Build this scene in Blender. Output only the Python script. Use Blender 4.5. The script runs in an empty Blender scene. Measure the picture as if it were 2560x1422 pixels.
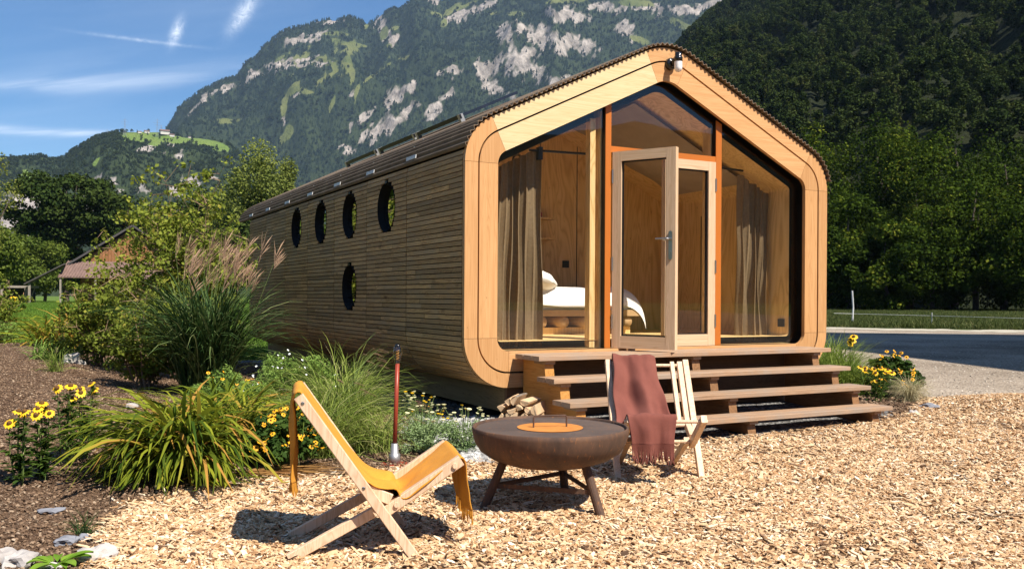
import bpy, math, random
import numpy as np
from mathutils import Vector, Matrix, noise
C = bpy.context.scene.collection
SC = bpy.context.scene
PI = math.pi
R = math.radians
rnd = random.Random(7)
rng = np.random.default_rng(11)

# ------------------------------------------------------------------ camera
CAM = np.array([-3.31691, -7.03861, 1.18271])
FPX, YAW, ROLL, SHY = 2252.13, 0.493253, 0.0059337, 34.19
PW, PH = 2560.0, 1422.0
_f = np.array([math.sin(YAW), math.cos(YAW), 0.0])
_r0 = np.array([math.cos(YAW), -math.sin(YAW), 0.0])
_u0 = np.array([0.0, 0.0, 1.0])
_r = math.cos(ROLL) * _r0 + math.sin(ROLL) * _u0
_u = -math.sin(ROLL) * _r0 + math.cos(ROLL) * _u0
cd = bpy.data.cameras.new('camera')
cam = bpy.data.objects.new('camera', cd)
C.objects.link(cam)
cam.matrix_world = Matrix(((_r[0], _u[0], -_f[0], CAM[0]), (_r[1], _u[1], -_f[1], CAM[1]),
                           (_r[2], _u[2], -_f[2], CAM[2]), (0, 0, 0, 1)))
cd.sensor_fit = 'HORIZONTAL'
cd.sensor_width = 36.0
cd.lens = 36.0 * FPX / PW
cd.shift_y = SHY / PW
cd.clip_start = 0.05
cd.clip_end = 30000
SC.camera = cam

def azel(px, py):
    """direction (azimuth, tan of elevation) in which the camera sees a point of the far skyline"""
    d = _f + _r * (px - PW / 2) / FPX - _u * (py - PH / 2 - SHY) / FPX
    return math.atan2(d[0], d[1]), d[2] / math.hypot(d[0], d[1])

# ------------------------------------------------------------------ sun, sky, exposure
SUN_TO = Vector((-0.22, 0.75, -1.0)).normalized()          # the way the light travels
SUN_EL = math.asin(-SUN_TO.z)
SUN_AZ = math.atan2(-SUN_TO.x, -SUN_TO.y)                  # from +Y towards +X
sl = bpy.data.lights.new('sun', 'SUN')
sl.energy = 5.0
sl.angle = R(0.53)
sl.color = (1.0, 0.93, 0.82)
sun = bpy.data.objects.new('sun', sl)
C.objects.link(sun)
sun.location = (0, 0, 30)
sun.rotation_euler = SUN_TO.to_track_quat('-Z', 'Y').to_euler()

W = bpy.data.worlds.new('World')
SC.world = W
W.use_nodes = True
wn, wl = W.node_tree.nodes, W.node_tree.links
wn.clear()
def N(nt, t, **k):
    n = nt.new(t)
    for a, b in k.items():
        if a == 'inp':
            for q, v in b.items():
                n.inputs[q].default_value = v
        else:
            setattr(n, a, b)
    return n
def mth(nt, lk, op, a, b=None, c=None, clamp=False):
    n = nt.new('ShaderNodeMath'); n.operation = op; n.use_clamp = clamp
    for i, v in enumerate((a, b, c)):
        if v is None: continue
        if isinstance(v, (int, float)): n.inputs[i].default_value = v
        else: lk.new(v, n.inputs[i])
    return n.outputs[0]
out = wn.new('ShaderNodeOutputWorld')
bg = wn.new('ShaderNodeBackground'); bg.inputs['Strength'].default_value = 0.072
sky = wn.new('ShaderNodeTexSky'); sky.sky_type = 'NISHITA'; sky.sun_disc = False
sky.sun_elevation = SUN_EL; sky.sun_rotation = SUN_AZ
sky.altitude = 450; sky.air_density = 1.0; sky.dust_density = 0.05; sky.ozone_density = 5.5
# thin cirrus streaks: noise stretched along the wind, over sky directions
tc = wn.new('ShaderNodeTexCoord'); sep = wn.new('ShaderNodeSeparateXYZ')
wl.new(tc.outputs['Generated'], sep.inputs[0])
az = mth(wn, wl, 'ARCTAN2', sep.outputs[0], sep.outputs[1])
el = mth(wn, wl, 'ARCSINE', sep.outputs[2])
def gauss(a0, e0, sa, se, rot=0.0):
    da = mth(wn, wl, 'SUBTRACT', az, a0); de = mth(wn, wl, 'SUBTRACT', el, e0)
    c_, s_ = math.cos(rot), math.sin(rot)
    u_ = mth(wn, wl, 'ADD', mth(wn, wl, 'MULTIPLY', da, c_), mth(wn, wl, 'MULTIPLY', de, s_))
    v_ = mth(wn, wl, 'SUBTRACT', mth(wn, wl, 'MULTIPLY', de, c_), mth(wn, wl, 'MULTIPLY', da, s_))
    q = mth(wn, wl, 'ADD', mth(wn, wl, 'POWER', mth(wn, wl, 'ABSOLUTE', mth(wn, wl, 'DIVIDE', u_, sa)), 2.0),
            mth(wn, wl, 'POWER', mth(wn, wl, 'ABSOLUTE', mth(wn, wl, 'DIVIDE', v_, se)), 2.0))
    return mth(wn, wl, 'EXPONENT', mth(wn, wl, 'MULTIPLY', q, -1.0))
comb = wn.new('ShaderNodeCombineXYZ')
slope_ = mth(wn, wl, 'SUBTRACT', el, mth(wn, wl, 'MULTIPLY', az, 0.22))
wl.new(mth(wn, wl, 'MULTIPLY', az, 5.0), comb.inputs[0]); wl.new(mth(wn, wl, 'MULTIPLY', slope_, 42.0), comb.inputs[1])
ns = N(wn, 'ShaderNodeTexNoise', inp={'Scale': 1.0, 'Detail': 7.0, 'Roughness': 0.62, 'Distortion': 0.5})
wl.new(comb.outputs[0], ns.inputs['Vector'])
st = wn.new('ShaderNodeMapRange'); st.inputs['From Min'].default_value = 0.44; st.inputs['From Max'].default_value = 0.80
wl.new(ns.outputs['Fac'], st.inputs['Value'])
comb2 = wn.new('ShaderNodeCombineXYZ')
wl.new(mth(wn, wl, 'MULTIPLY', az, 2.2), comb2.inputs[0]); wl.new(mth(wn, wl, 'MULTIPLY', slope_, 11.0), comb2.inputs[1])
ns2 = N(wn, 'ShaderNodeTexNoise', inp={'Scale': 1.0, 'Detail': 4.0, 'Roughness': 0.5})
wl.new(comb2.outputs[0], ns2.inputs['Vector'])
st2 = wn.new('ShaderNodeMapRange'); st2.inputs['From Min'].default_value = 0.42; st2.inputs['From Max'].default_value = 0.72
wl.new(ns2.outputs['Fac'], st2.inputs['Value'])
streak = mth(wn, wl, 'MULTIPLY', mth(wn, wl, 'ADD', mth(wn, wl, 'MULTIPLY', st.outputs[0], 0.55), 0.35), st2.outputs[0])
ns3 = N(wn, 'ShaderNodeTexNoise', inp={'Scale': 95.0, 'Detail': 7.0, 'Roughness': 0.65, 'Distortion': 1.8})
wl.new(tc.outputs['Generated'], ns3.inputs['Vector'])
def cl(px, py, sx, sy, rot, k):
    a, t = azel(px, py)
    g = gauss(a, math.atan(t), sx / FPX, sy / FPX, rot)
    return mth(wn, wl, 'MULTIPLY', g, k)
w1 = mth(wn, wl, 'ADD', mth(wn, wl, 'ADD', cl(441, 80, 28, 10, R(70), 1.1), cl(608, 34, 48, 15, R(56), 0.9)), cl(350, 101, 110, 3.5, R(-1), 0.42))
wisp = mth(wn, wl, 'MULTIPLY', w1, mth(wn, wl, 'MULTIPLY', mth(wn, wl, 'SUBTRACT', ns3.outputs['Fac'], 0.25), 2.0))
bands = mth(wn, wl, 'ADD', mth(wn, wl, 'ADD', cl(40, 214, 360, 17, R(8), 0.30), cl(400, 180, 300, 40, R(9), 0.10)), cl(120, 331, 330, 9, R(2), 0.45))
bn = mth(wn, wl, 'MULTIPLY', bands, mth(wn, wl, 'ADD', mth(wn, wl, 'MULTIPLY', st.outputs[0], 1.5), 0.35))
cm = mth(wn, wl, 'ADD', mth(wn, wl, 'ADD', mth(wn, wl, 'MULTIPLY', streak, 0.20), wisp), bn, clamp=True)
cm = mth(wn, wl, 'MINIMUM', cm, 0.85)
mix = wn.new('ShaderNodeMix'); mix.data_type = 'RGBA'
wl.new(cm, mix.inputs['Factor']); hsv = N(wn, 'ShaderNodeHueSaturation', inp={'Saturation': 1.18}); wl.new(sky.outputs[0], hsv.inputs['Color']); wl.new(hsv.outputs[0], mix.inputs['A'])
mix.inputs['B'].default_value = (10.5, 11.2, 12.2, 1)
wl.new(mix.outputs['Result'], bg.inputs['Color']); wl.new(bg.outputs[0], out.inputs[0])
vs = SC.view_settings
vs.view_transform = 'Standard'; vs.look = 'None'; vs.gamma = 1.0; vs.exposure = 0.85; vs.use_curve_mapping = False
SC.display_settings.display_device = 'sRGB'
cy = SC.cycles
cy.max_bounces = 8; cy.diffuse_bounces = 5; cy.glossy_bounces = 3; cy.transmission_bounces = 4
cy.transparent_max_bounces = 12; cy.volume_bounces = 0
cy.caustics_reflective = False; cy.caustics_refractive = False

# ------------------------------------------------------------------ material helpers
def ramp(nt, stops):
    r = nt.new('ShaderNodeValToRGB'); e = r.color_ramp.elements
    while len(e) < len(stops): e.new(0.5)
    for i, (p, c) in enumerate(stops):
        e[i].position = p; e[i].color = (c[0], c[1], c[2], 1)
    return r
def newmat(name, rough=0.6, spec=0.3, metal=0.0):
    m = bpy.data.materials.new(name); m.use_nodes = True
    n, l = m.node_tree.nodes, m.node_tree.links
    b = n['Principled BSDF']
    b.inputs['Roughness'].default_value = rough
    b.inputs['Specular IOR Level'].default_value = spec
    b.inputs['Metallic'].default_value = metal
    return m, n, l, b
def bump(n, l, b, h, strength=0.3, dist=0.01):
    k = n.new('ShaderNodeBump'); k.inputs['Strength'].default_value = strength; k.inputs['Distance'].default_value = dist
    l.new(h, k.inputs['Height']); l.new(k.outputs[0], b.inputs['Normal'])
def coords(n, l, obj=True, scale=(1, 1, 1), randomize=True):
    t = n.new('ShaderNodeTexCoord'); mp = n.new('ShaderNodeMapping')
    mp.inputs['Scale'].default_value = scale
    src = t.outputs['Object'] if obj else n.new('ShaderNodeNewGeometry').outputs['Position']
    if randomize:
        oi = n.new('ShaderNodeObjectInfo'); va = n.new('ShaderNodeVectorMath'); va.operation = 'ADD'
        cx = n.new('ShaderNodeCombineXYZ')
        for i in range(3): l.new(mth(n, l, 'MULTIPLY', oi.outputs['Random'], 17.0 + 5 * i), cx.inputs[i])
        l.new(src, va.inputs[0]); l.new(cx.outputs[0], va.inputs[1]); src = va.outputs[0]
    l.new(src, mp.inputs['Vector'])
    return mp.outputs[0]
def simple(name, col, col2=None, scale=6.0, rough=0.6, spec=0.3, metal=0.0, bmp=0.0, detail=5.0, obj=True, lo=0.35, hi=0.65, bdist=0.01):
    m, n, l, b = newmat(name, rough, spec, metal)
    v = coords(n, l, obj)
    t = N(n, 'ShaderNodeTexNoise', inp={'Scale': scale, 'Detail': detail, 'Roughness': 0.6})
    l.new(v, t.inputs['Vector'])
    col2 = col2 or tuple(x * 0.8 for x in col)
    r = ramp(n, [(lo, col), (hi, col2)])
    l.new(t.outputs['Fac'], r.inputs[0]); l.new(r.outputs[0], b.inputs['Base Color'])
    if bmp: bump(n, l, b, t.outputs['Fac'], bmp, bdist)
    return m
def wood(name, c1, c2, c3=None, axis=0, fine=38.0, along=1.2, rough=0.62, knots=0.0, vary=0.25, bmp=0.15, weather=None, tone=False, ring=0.0):
    """sawn timber: long fibres along the axis, darker growth lines, knots, a shade of its own per piece"""
    m, n, l, b = newmat(name, rough, 0.25)
    sc = [fine] * 3; sc[axis] = along
    v = coords(n, l, True, tuple(sc))
    t = N(n, 'ShaderNodeTexNoise', inp={'Scale': 1.0, 'Detail': 5.0, 'Roughness': 0.65, 'Distortion': 0.6})
    l.new(v, t.inputs['Vector'])
    sc2 = [fine * 0.22] * 3; sc2[axis] = along * 0.35
    v2 = coords(n, l, True, tuple(sc2))
    t2 = N(n, 'ShaderNodeTexNoise', inp={'Scale': 1.0, 'Detail': 3.0, 'Roughness': 0.5, 'Distortion': 1.6})
    l.new(v2, t2.inputs['Vector'])
    rg = mth(n, l, 'ABSOLUTE', mth(n, l, 'SINE', mth(n, l, 'MULTIPLY', t2.outputs['Fac'], 55.0)))
    f = mth(n, l, 'ADD', mth(n, l, 'MULTIPLY', t.outputs['Fac'], 0.75 - ring), mth(n, l, 'MULTIPLY', rg, 0.25 + ring))
    r = ramp(n, [(0.30, c1), (0.62, c2)] + ([(0.80, c3)] if c3 else []))
    l.new(f, r.inputs[0])
    col = r.outputs[0]
    if knots:
        sk = [9.0] * 3; sk[axis] = 3.2
        vk = coords(n, l, True, tuple(sk))
        vo = N(n, 'ShaderNodeTexVoronoi', inp={'Scale': 1.0, 'Randomness': 1.0}); l.new(vk, vo.inputs['Vector'])
        kr = n.new('ShaderNodeMapRange'); kr.inputs['From Min'].default_value = 0.02; kr.inputs['From Max'].default_value = 0.02 + knots
        kr.inputs['To Min'].default_value = 0.75; kr.inputs['To Max'].default_value = 0.0
        l.new(vo.outputs['Distance'], kr.inputs['Value'])
        mx = n.new('ShaderNodeMix'); mx.data_type = 'RGBA'
        l.new(kr.outputs[0], mx.inputs['Factor']); l.new(col, mx.inputs['A'])
        mx.inputs['B'].default_value = (c1[0] * .35, c1[1] * .3, c1[2] * .25, 1); col = mx.outputs['Result']
    if weather:
        vw = coords(n, l, True, (2.5, 2.5, 2.5))
        tw = N(n, 'ShaderNodeTexNoise', inp={'Scale': 1.0, 'Detail': 6.0, 'Roughness': 0.65}); l.new(vw, tw.inputs['Vector'])
        mr = n.new('ShaderNodeMapRange'); mr.inputs['From Min'].default_value = 0.42; mr.inputs['From Max'].default_value = 0.66
        l.new(tw.outputs['Fac'], mr.inputs['Value'])
        mx = n.new('ShaderNodeMix'); mx.data_type = 'RGBA'
        l.new(mr.outputs[0], mx.inputs['Factor']); l.new(col, mx.inputs['A']); mx.inputs['B'].default_value = (*weather, 1); col = mx.outputs['Result']
    hs = n.new('ShaderNodeHueSaturation')
    if tone:
        at = N(n, 'ShaderNodeAttribute', attribute_name='tone'); rv = at.outputs['Fac']
    else:
        rv = n.new('ShaderNodeObjectInfo').outputs['Random']
    l.new(mth(n, l, 'ADD', mth(n, l, 'MULTIPLY', rv, vary * 2), 1.0 - vary), hs.inputs['Value'])
    l.new(col, hs.inputs['Color']); l.new(hs.outputs[0], b.inputs['Base Color'])
    bump(n, l, b, f, bmp, 0.004)
    return m
def leafmat(name, c1, c2, trans=0.3, c3=None, rough=0.68, rand_amt=0.0, spec=0.10):
    """leaves: colour from the 'tone' of each leaf, light passing through"""
    m, n, l, b = newmat(name, rough, spec)
    at = N(n, 'ShaderNodeAttribute', attribute_name='tone')
    f = at.outputs['Fac']
    if rand_amt:
        oi = n.new('ShaderNodeObjectInfo')
        f = mth(n, l, 'ADD', mth(n, l, 'MULTIPLY', f, 1 - rand_amt), mth(n, l, 'MULTIPLY', oi.outputs['Random'], rand_amt))
    r = ramp(n, [(0.0, c1), (0.75 if c3 else 1.0, c2)] + ([(1.0, c3)] if c3 else []))
    l.new(f, r.inputs[0]); l.new(r.outputs[0], b.inputs['Base Color'])
    tr = n.new('ShaderNodeBsdfTranslucent'); l.new(r.outputs[0], tr.inputs['Color'])
    mx = n.new('ShaderNodeMixShader'); mx.inputs[0].default_value = trans
    l.new(b.outputs[0], mx.inputs[1]); l.new(tr.outputs[0], mx.inputs[2])
    l.new(mx.outputs[0], n['Material Output'].inputs['Surface'])
    return m
def glassmat(name, tint=(0.93, 0.95, 0.93), k=1.0):
    """thin pane: clear with a Fresnel reflection, lets sun through"""
    m, n, l, b = newmat(name)
    tr = n.new('ShaderNodeBsdfTransparent'); tr.inputs[0].default_value = (*tint, 1)
    g = n.new('ShaderNodeBsdfGlossy'); g.inputs['Roughness'].default_value = 0.01
    ge = n.new('ShaderNodeNewGeometry'); dt = n.new('ShaderNodeVectorMath'); dt.operation = 'DOT_PRODUCT'
    l.new(ge.outputs['Normal'], dt.inputs[0]); l.new(ge.outputs['Incoming'], dt.inputs[1])
    c = mth(n, l, 'SUBTRACT', 1.0, mth(n, l, 'ABSOLUTE', dt.outputs['Value']), clamp=True)
    mx = n.new('ShaderNodeMixShader')     # both faces of the pane reflect: twice Schlick's 4 %
    l.new(mth(n, l, 'MULTIPLY', mth(n, l, 'ADD', mth(n, l, 'MULTIPLY', mth(n, l, 'POWER', c, 5.0), 0.92), 0.075), k, clamp=True), mx.inputs[0])
    l.new(tr.outputs[0], mx.inputs[1]); l.new(g.outputs[0], mx.inputs[2])
    l.new(mx.outputs[0], n['Material Output'].inputs['Surface'])
    return m

# ------------------------------------------------------------------ mesh helpers
class MB:
    def __init__(s): s.v = []; s.f = []; s.t = []; s.tone = None
    def add(s, vs, fs, tone=None):
        o = len(s.v); s.v += [tuple(q) for q in vs]; s.f += [tuple(i + o for i in f) for f in fs]
        if tone is not None:
            s.tone = tone
        s.t += [tone if tone is not None else 0.5] * len(vs)
        return s
    def box(s, c, d, m=None, tone=None):
        x, y, z = d[0] / 2, d[1] / 2, d[2] / 2
        vs = [Vector((a, b, e)) for a in (-x, x) for b in (-y, y) for e in (-z, z)]
        if m is not None: vs = [m @ q for q in vs]
        c = Vector(c); vs = [q + c for q in vs]
        return s.add(vs, [(0, 1, 3, 2), (4, 6, 7, 5), (0, 4, 5, 1), (2, 3, 7, 6), (0, 2, 6, 4), (1, 5, 7, 3)], tone)
    def bbox(s, x0, x1, y0, y1, z0, z1, tone=None):
        return s.box(((x0 + x1) / 2, (y0 + y1) / 2, (z0 + z1) / 2), (x1 - x0, y1 - y0, z1 - z0), None, tone)
    def bar(s, p, q, w, h, side=(0, 1, 0), bev=0.0, tone=None):
        """rectangular bar from p to q; w measured along side, h along the third axis"""
        p, q = Vector(p), Vector(q); a = (q - p); L = a.length; a.normalize()
        sd = Vector(side); sd = (sd - a * sd.dot(a)).normalized(); t = a.cross(sd)
        prof = [(-w / 2, -h / 2), (w / 2, -h / 2), (w / 2, h / 2), (-w / 2, h / 2)]
        if bev:
            b = bev
            prof = [(-w/2+b, -h/2), (w/2-b, -h/2), (w/2, -h/2+b), (w/2, h/2-b), (w/2-b, h/2), (-w/2+b, h/2), (-w/2, h/2-b), (-w/2, -h/2+b)]
        n = len(prof)
        vs = [p + sd * x + t * y for x, y in prof] + [q + sd * x + t * y for x, y in prof]
        fs = [(i, (i + 1) % n, n + (i + 1) % n, n + i) for i in range(n)]
        fs += [tuple(range(n))[::-1], tuple(range(n, 2 * n))]
        return s.add(vs, fs, tone)
    def tube(s, pts, r, seg=8, cap=True, tone=None):
        pts = [Vector(p) for p in pts]; n = len(pts)
        rs = r if isinstance(r, (list, tuple)) else [r] * n
        d0 = (pts[1] - pts[0]).normalized(); ref = d0.orthogonal().normalized(); vs = []
        for i, p in enumerate(pts):
            d = (pts[min(i + 1, n - 1)] - pts[max(i - 1, 0)]).normalized()
            a = ref - d * ref.dot(d)
            a = a.normalized() if a.length > 1e-6 else d.orthogonal().normalized()
            b = d.cross(a); ref = a
            vs += [p + (a * math.cos(t) + b * math.sin(t)) * rs[i] for t in [2 * PI * k / seg for k in range(seg)]]
        fs = [(i * seg + k, i * seg + (k + 1) % seg, (i + 1) * seg + (k + 1) % seg, (i + 1) * seg + k) for i in range(n - 1) for k in range(seg)]
        if cap: fs += [tuple(range(seg))[::-1], tuple(range((n - 1) * seg, n * seg))]
        return s.add(vs, fs, tone)
    def lathe(s, prof, seg=32, c=(0, 0, 0), axis='Z', closed=False, tone=None):
        vs = []; n = len(prof)
        for k in range(seg):
            t = 2 * PI * k / seg
            for r_, z_ in prof:
                if axis == 'Z': p = (r_ * math.cos(t), r_ * math.sin(t), z_)
                elif axis == 'Y': p = (r_ * math.cos(t), z_, r_ * math.sin(t))
                else: p = (z_, r_ * math.cos(t), r_ * math.sin(t))
                vs.append((p[0] + c[0], p[1] + c[1], p[2] + c[2]))
        fs = []
        for k in range(seg):
            k2 = (k + 1) % seg
            for i in range(n - 1): fs.append((k * n + i, k2 * n + i, k2 * n + i + 1, k * n + i + 1))
            if closed: fs.append((k * n + n - 1, k2 * n + n - 1, k2 * n, k * n))
        return s.add(vs, fs, tone)
    def build(s, name, mat, parent=None, loc=None, smooth=False, **props):
        me = bpy.data.meshes.new(name); me.from_pydata(s.v, [], s.f); me.update()
        if s.tone is not None:
            a = me.attributes.new('tone', 'FLOAT', 'POINT'); a.data.foreach_set('value', s.t)
        if mat: me.materials.append(mat)
        if smooth: me.shade_smooth()
        return link(name, me, parent, loc, **props)
def link(name, me, parent=None, loc=None, **props):
    o = bpy.data.objects.new(name, me); C.objects.link(o)
    if parent: o.parent = parent
    if loc is not None: o.location = loc
    for k, v in props.items(): o[k] = v
    return o
def npmesh(name, verts, faces, mat, tone=None, smooth=False):
    """fast mesh from arrays; faces (n,3) or (n,4)"""
    me = bpy.data.meshes.new(name); k = faces.shape[1]; nf = len(faces)
    me.vertices.add(len(verts)); me.vertices.foreach_set('co', np.ascontiguousarray(verts, dtype=np.float32).ravel())
    me.loops.add(nf * k); me.loops.foreach_set('vertex_index', np.ascontiguousarray(faces, dtype=np.int32).ravel())
    me.polygons.add(nf); me.polygons.foreach_set('loop_start', np.arange(0, nf * k, k, dtype=np.int32))
    me.update(calc_edges=True); me.validate()
    if tone is not None:
        a = me.attributes.new('tone', 'FLOAT', 'POINT'); a.data.foreach_set('value', np.ascontiguousarray(tone, dtype=np.float32))
    if mat: me.materials.append(mat)
    if smooth: me.shade_smooth()
    return me
def thing(name, label, cat, loc=(0, 0, 0), rz=0.0, group=None):
    o = bpy.data.objects.new(name, None); C.objects.link(o); o.empty_display_size = 0.1
    o.location = loc; o.rotation_euler = (0, 0, rz); o['label'] = label; o['category'] = cat
    if group: o['group'] = group
    return o
def tag(o, label=None, cat=None, group=None, kind=None):
    if label: o['label'] = label
    if cat: o['category'] = cat
    if group: o['group'] = group
    if kind: o['kind'] = kind
    return o
def copy_tree(o, parent=None):
    c = o.copy(); C.objects.link(c); c.parent = parent
    for ch in list(o.children): copy_tree(ch, c)
    return c
def scatter(name, pts, rot, scl, idx, sources, mat_kind='stuff', **props):
    """one object whose geometry nodes place small pieces on points"""
    me = bpy.data.meshes.new(name); me.vertices.add(len(pts)); me.vertices.foreach_set('co', np.ascontiguousarray(pts, dtype=np.float32).ravel())
    a = me.attributes.new('rot', 'FLOAT_VECTOR', 'POINT'); a.data.foreach_set('vector', np.ascontiguousarray(rot, dtype=np.float32).ravel())
    a = me.attributes.new('scl', 'FLOAT_VECTOR', 'POINT'); a.data.foreach_set('vector', np.ascontiguousarray(scl, dtype=np.float32).ravel())
    a = me.attributes.new('idx', 'INT', 'POINT'); a.data.foreach_set('value', np.ascontiguousarray(idx, dtype=np.int32))
    o = link(name, me, **props); o['kind'] = mat_kind
    col = bpy.data.collections.new(name + '_pieces')
    for i, src in enumerate(sources):
        q = bpy.data.objects.new('%s_piece_%02d' % (name, i), src); col.objects.link(q)
    g = bpy.data.node_groups.new(name, 'GeometryNodeTree')
    g.interface.new_socket('Geometry', in_out='INPUT', socket_type='NodeSocketGeometry')
    g.interface.new_socket('Geometry', in_out='OUTPUT', socket_type='NodeSocketGeometry')
    n, l = g.nodes, g.links
    gi, go = n.new('NodeGroupInput'), n.new('NodeGroupOutput')
    ci = n.new('GeometryNodeCollectionInfo'); ci.inputs['Collection'].default_value = col
    ci.inputs['Separate Children'].default_value = True; ci.inputs['Reset Children'].default_value = True
    ip = n.new('GeometryNodeInstanceOnPoints'); ip.inputs['Pick Instance'].default_value = True
    def att(nm, ty):
        q = n.new('GeometryNodeInputNamedAttribute'); q.data_type = ty; q.inputs['Name'].default_value = nm; return q.outputs['Attribute']
    er = n.new('FunctionNodeEulerToRotation'); l.new(att('rot', 'FLOAT_VECTOR'), er.inputs[0])
    mp = n.new('GeometryNodeMeshToPoints')
    l.new(gi.outputs[0], mp.inputs[0]); l.new(mp.outputs[0], ip.inputs['Points']); l.new(ci.outputs[0], ip.inputs['Instance'])
    l.new(att('idx', 'INT'), ip.inputs['Instance Index']); l.new(er.outputs[0], ip.inputs['Rotation']); l.new(att('scl', 'FLOAT_VECTOR'), ip.inputs['Scale'])
    l.new(ip.outputs[0], go.inputs[0])
    md = o.modifiers.new('pieces', 'NODES'); md.node_group = g
    return o
def fbm(x, y, s=1.0, o=5, seed=0.0):
    """cheap vectorised value-noise fBm on arrays"""
    tot = np.zeros_like(x, dtype=float); amp = 1.0; norm = 0.0; f = 1.0 / s
    for k in range(o):
        X = x * f + seed * 17.3 + k * 31.7; Y = y * f - seed * 9.1 + k * 12.9
        xi = np.floor(X).astype(np.int64); yi = np.floor(Y).astype(np.int64); fx = X - xi; fy = Y - yi
        fx = fx * fx * (3 - 2 * fx); fy = fy * fy * (3 - 2 * fy)
        def h(a, b):
            q = (a * 374761393 + b * 668265263 + k * 1442695041) & 0x7fffffff
            q = ((q ^ (q >> 13)) * 1274126177) & 0x7fffffff
            return ((q ^ (q >> 16)) & 0xffff) / 65535.0
        v = (h(xi, yi) * (1 - fx) + h(xi + 1, yi) * fx) * (1 - fy) + (h(xi, yi + 1) * (1 - fx) + h(xi + 1, yi + 1) * fx) * fy
        tot += amp * (v * 2 - 1); norm += amp; amp *= 0.5; f *= 2.03
    return tot / norm
# ------------------------------------------------------------------ far terrain
def proj_np(P):
    d = P - CAM; z = d @ _f
    return np.stack([PW / 2 + FPX * (d @ _r) / z, PH / 2 + SHY - FPX * (d @ _u) / z], 1)
def blobs(px, py, lst, seed, warp=20.0, sc=22.0):
    """soft ground-cover patches (cliff bands, meadows) with ragged edges"""
    qx = px + warp * fbm(px, py, sc, 4, seed); qy = py + warp * 0.7 * fbm(px, py, sc, 4, seed + 5)
    m = np.zeros_like(px)
    for cx_, cy_, sx, sy, a in lst:
        a = R(a); dx, dy = qx - cx_, qy - cy_
        u_ = (dx * math.cos(a) + dy * math.sin(a)) / sx; v_ = (-dx * math.sin(a) + dy * math.cos(a)) / sy
        m = np.maximum(m, 1.35 - np.sqrt(u_ * u_ + v_ * v_))
    return m
def terrain_mat(name, forest, forest2, rock1, rock2, mead1, mead2, scl=1.0):
    m, n, l, b = newmat(name, 0.9, 0.1)
    geo = n.new('ShaderNodeNewGeometry')
    def nz(s, d=6, mp=None):
        t = N(n, 'ShaderNodeTexNoise', inp={'Scale': s, 'Detail': float(d), 'Roughness': 0.65})
        l.new(mp if mp is not None else geo.outputs['Position'], t.inputs['Vector']); return t.outputs['Fac']
    mpn = n.new('ShaderNodeMapping'); mpn.inputs['Scale'].default_value = (0.05 * scl, 0.05 * scl, 0.012 * scl)
    l.new(geo.outputs['Position'], mpn.inputs['Vector'])
    fr = ramp(n, [(0.35, forest), (0.65, forest2)]); l.new(nz(0.02 * scl), fr.inputs[0])
    rr = ramp(n, [(0.36, rock2), (0.5, tuple((a + c) / 2 for a, c in zip(rock1, rock2))), (0.62, rock1)]); l.new(nz(1.0, 8, mpn.outputs[0]), rr.inputs[0])
    mr = ramp(n, [(0.35, mead1), (0.65, mead2)]); l.new(nz(0.012 * scl), mr.inputs[0])
    def at(nm, lo, hi):
        a = N(n, 'ShaderNodeAttribute', attribute_name=nm); q = n.new('ShaderNodeMapRange')
        q.inputs['From Min'].default_value = lo; q.inputs['From Max'].default_value = hi
        l.new(a.outputs['Fac'], q.inputs['Value']); return q.outputs[0]
    m1 = n.new('ShaderNodeMix'); m1.data_type = 'RGBA'; l.new(at('rock', 0.3, 0.6), m1.inputs['Factor']); l.new(fr.outputs[0], m1.inputs['A']); l.new(rr.outputs[0], m1.inputs['B'])
    m2 = n.new('ShaderNodeMix'); m2.data_type = 'RGBA'; l.new(at('meadow', 0.35, 0.5), m2.inputs['Factor']); l.new(m1.outputs['Result'], m2.inputs['A']); l.new(mr.outputs[0], m2.inputs['B'])
    l.new(m2.outputs['Result'], b.inputs['Base Color'])
    bump(n, l, b, nz(1.0, 8, mpn.outputs[0]), 0.9, 12.0 / scl)
    return m
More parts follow.
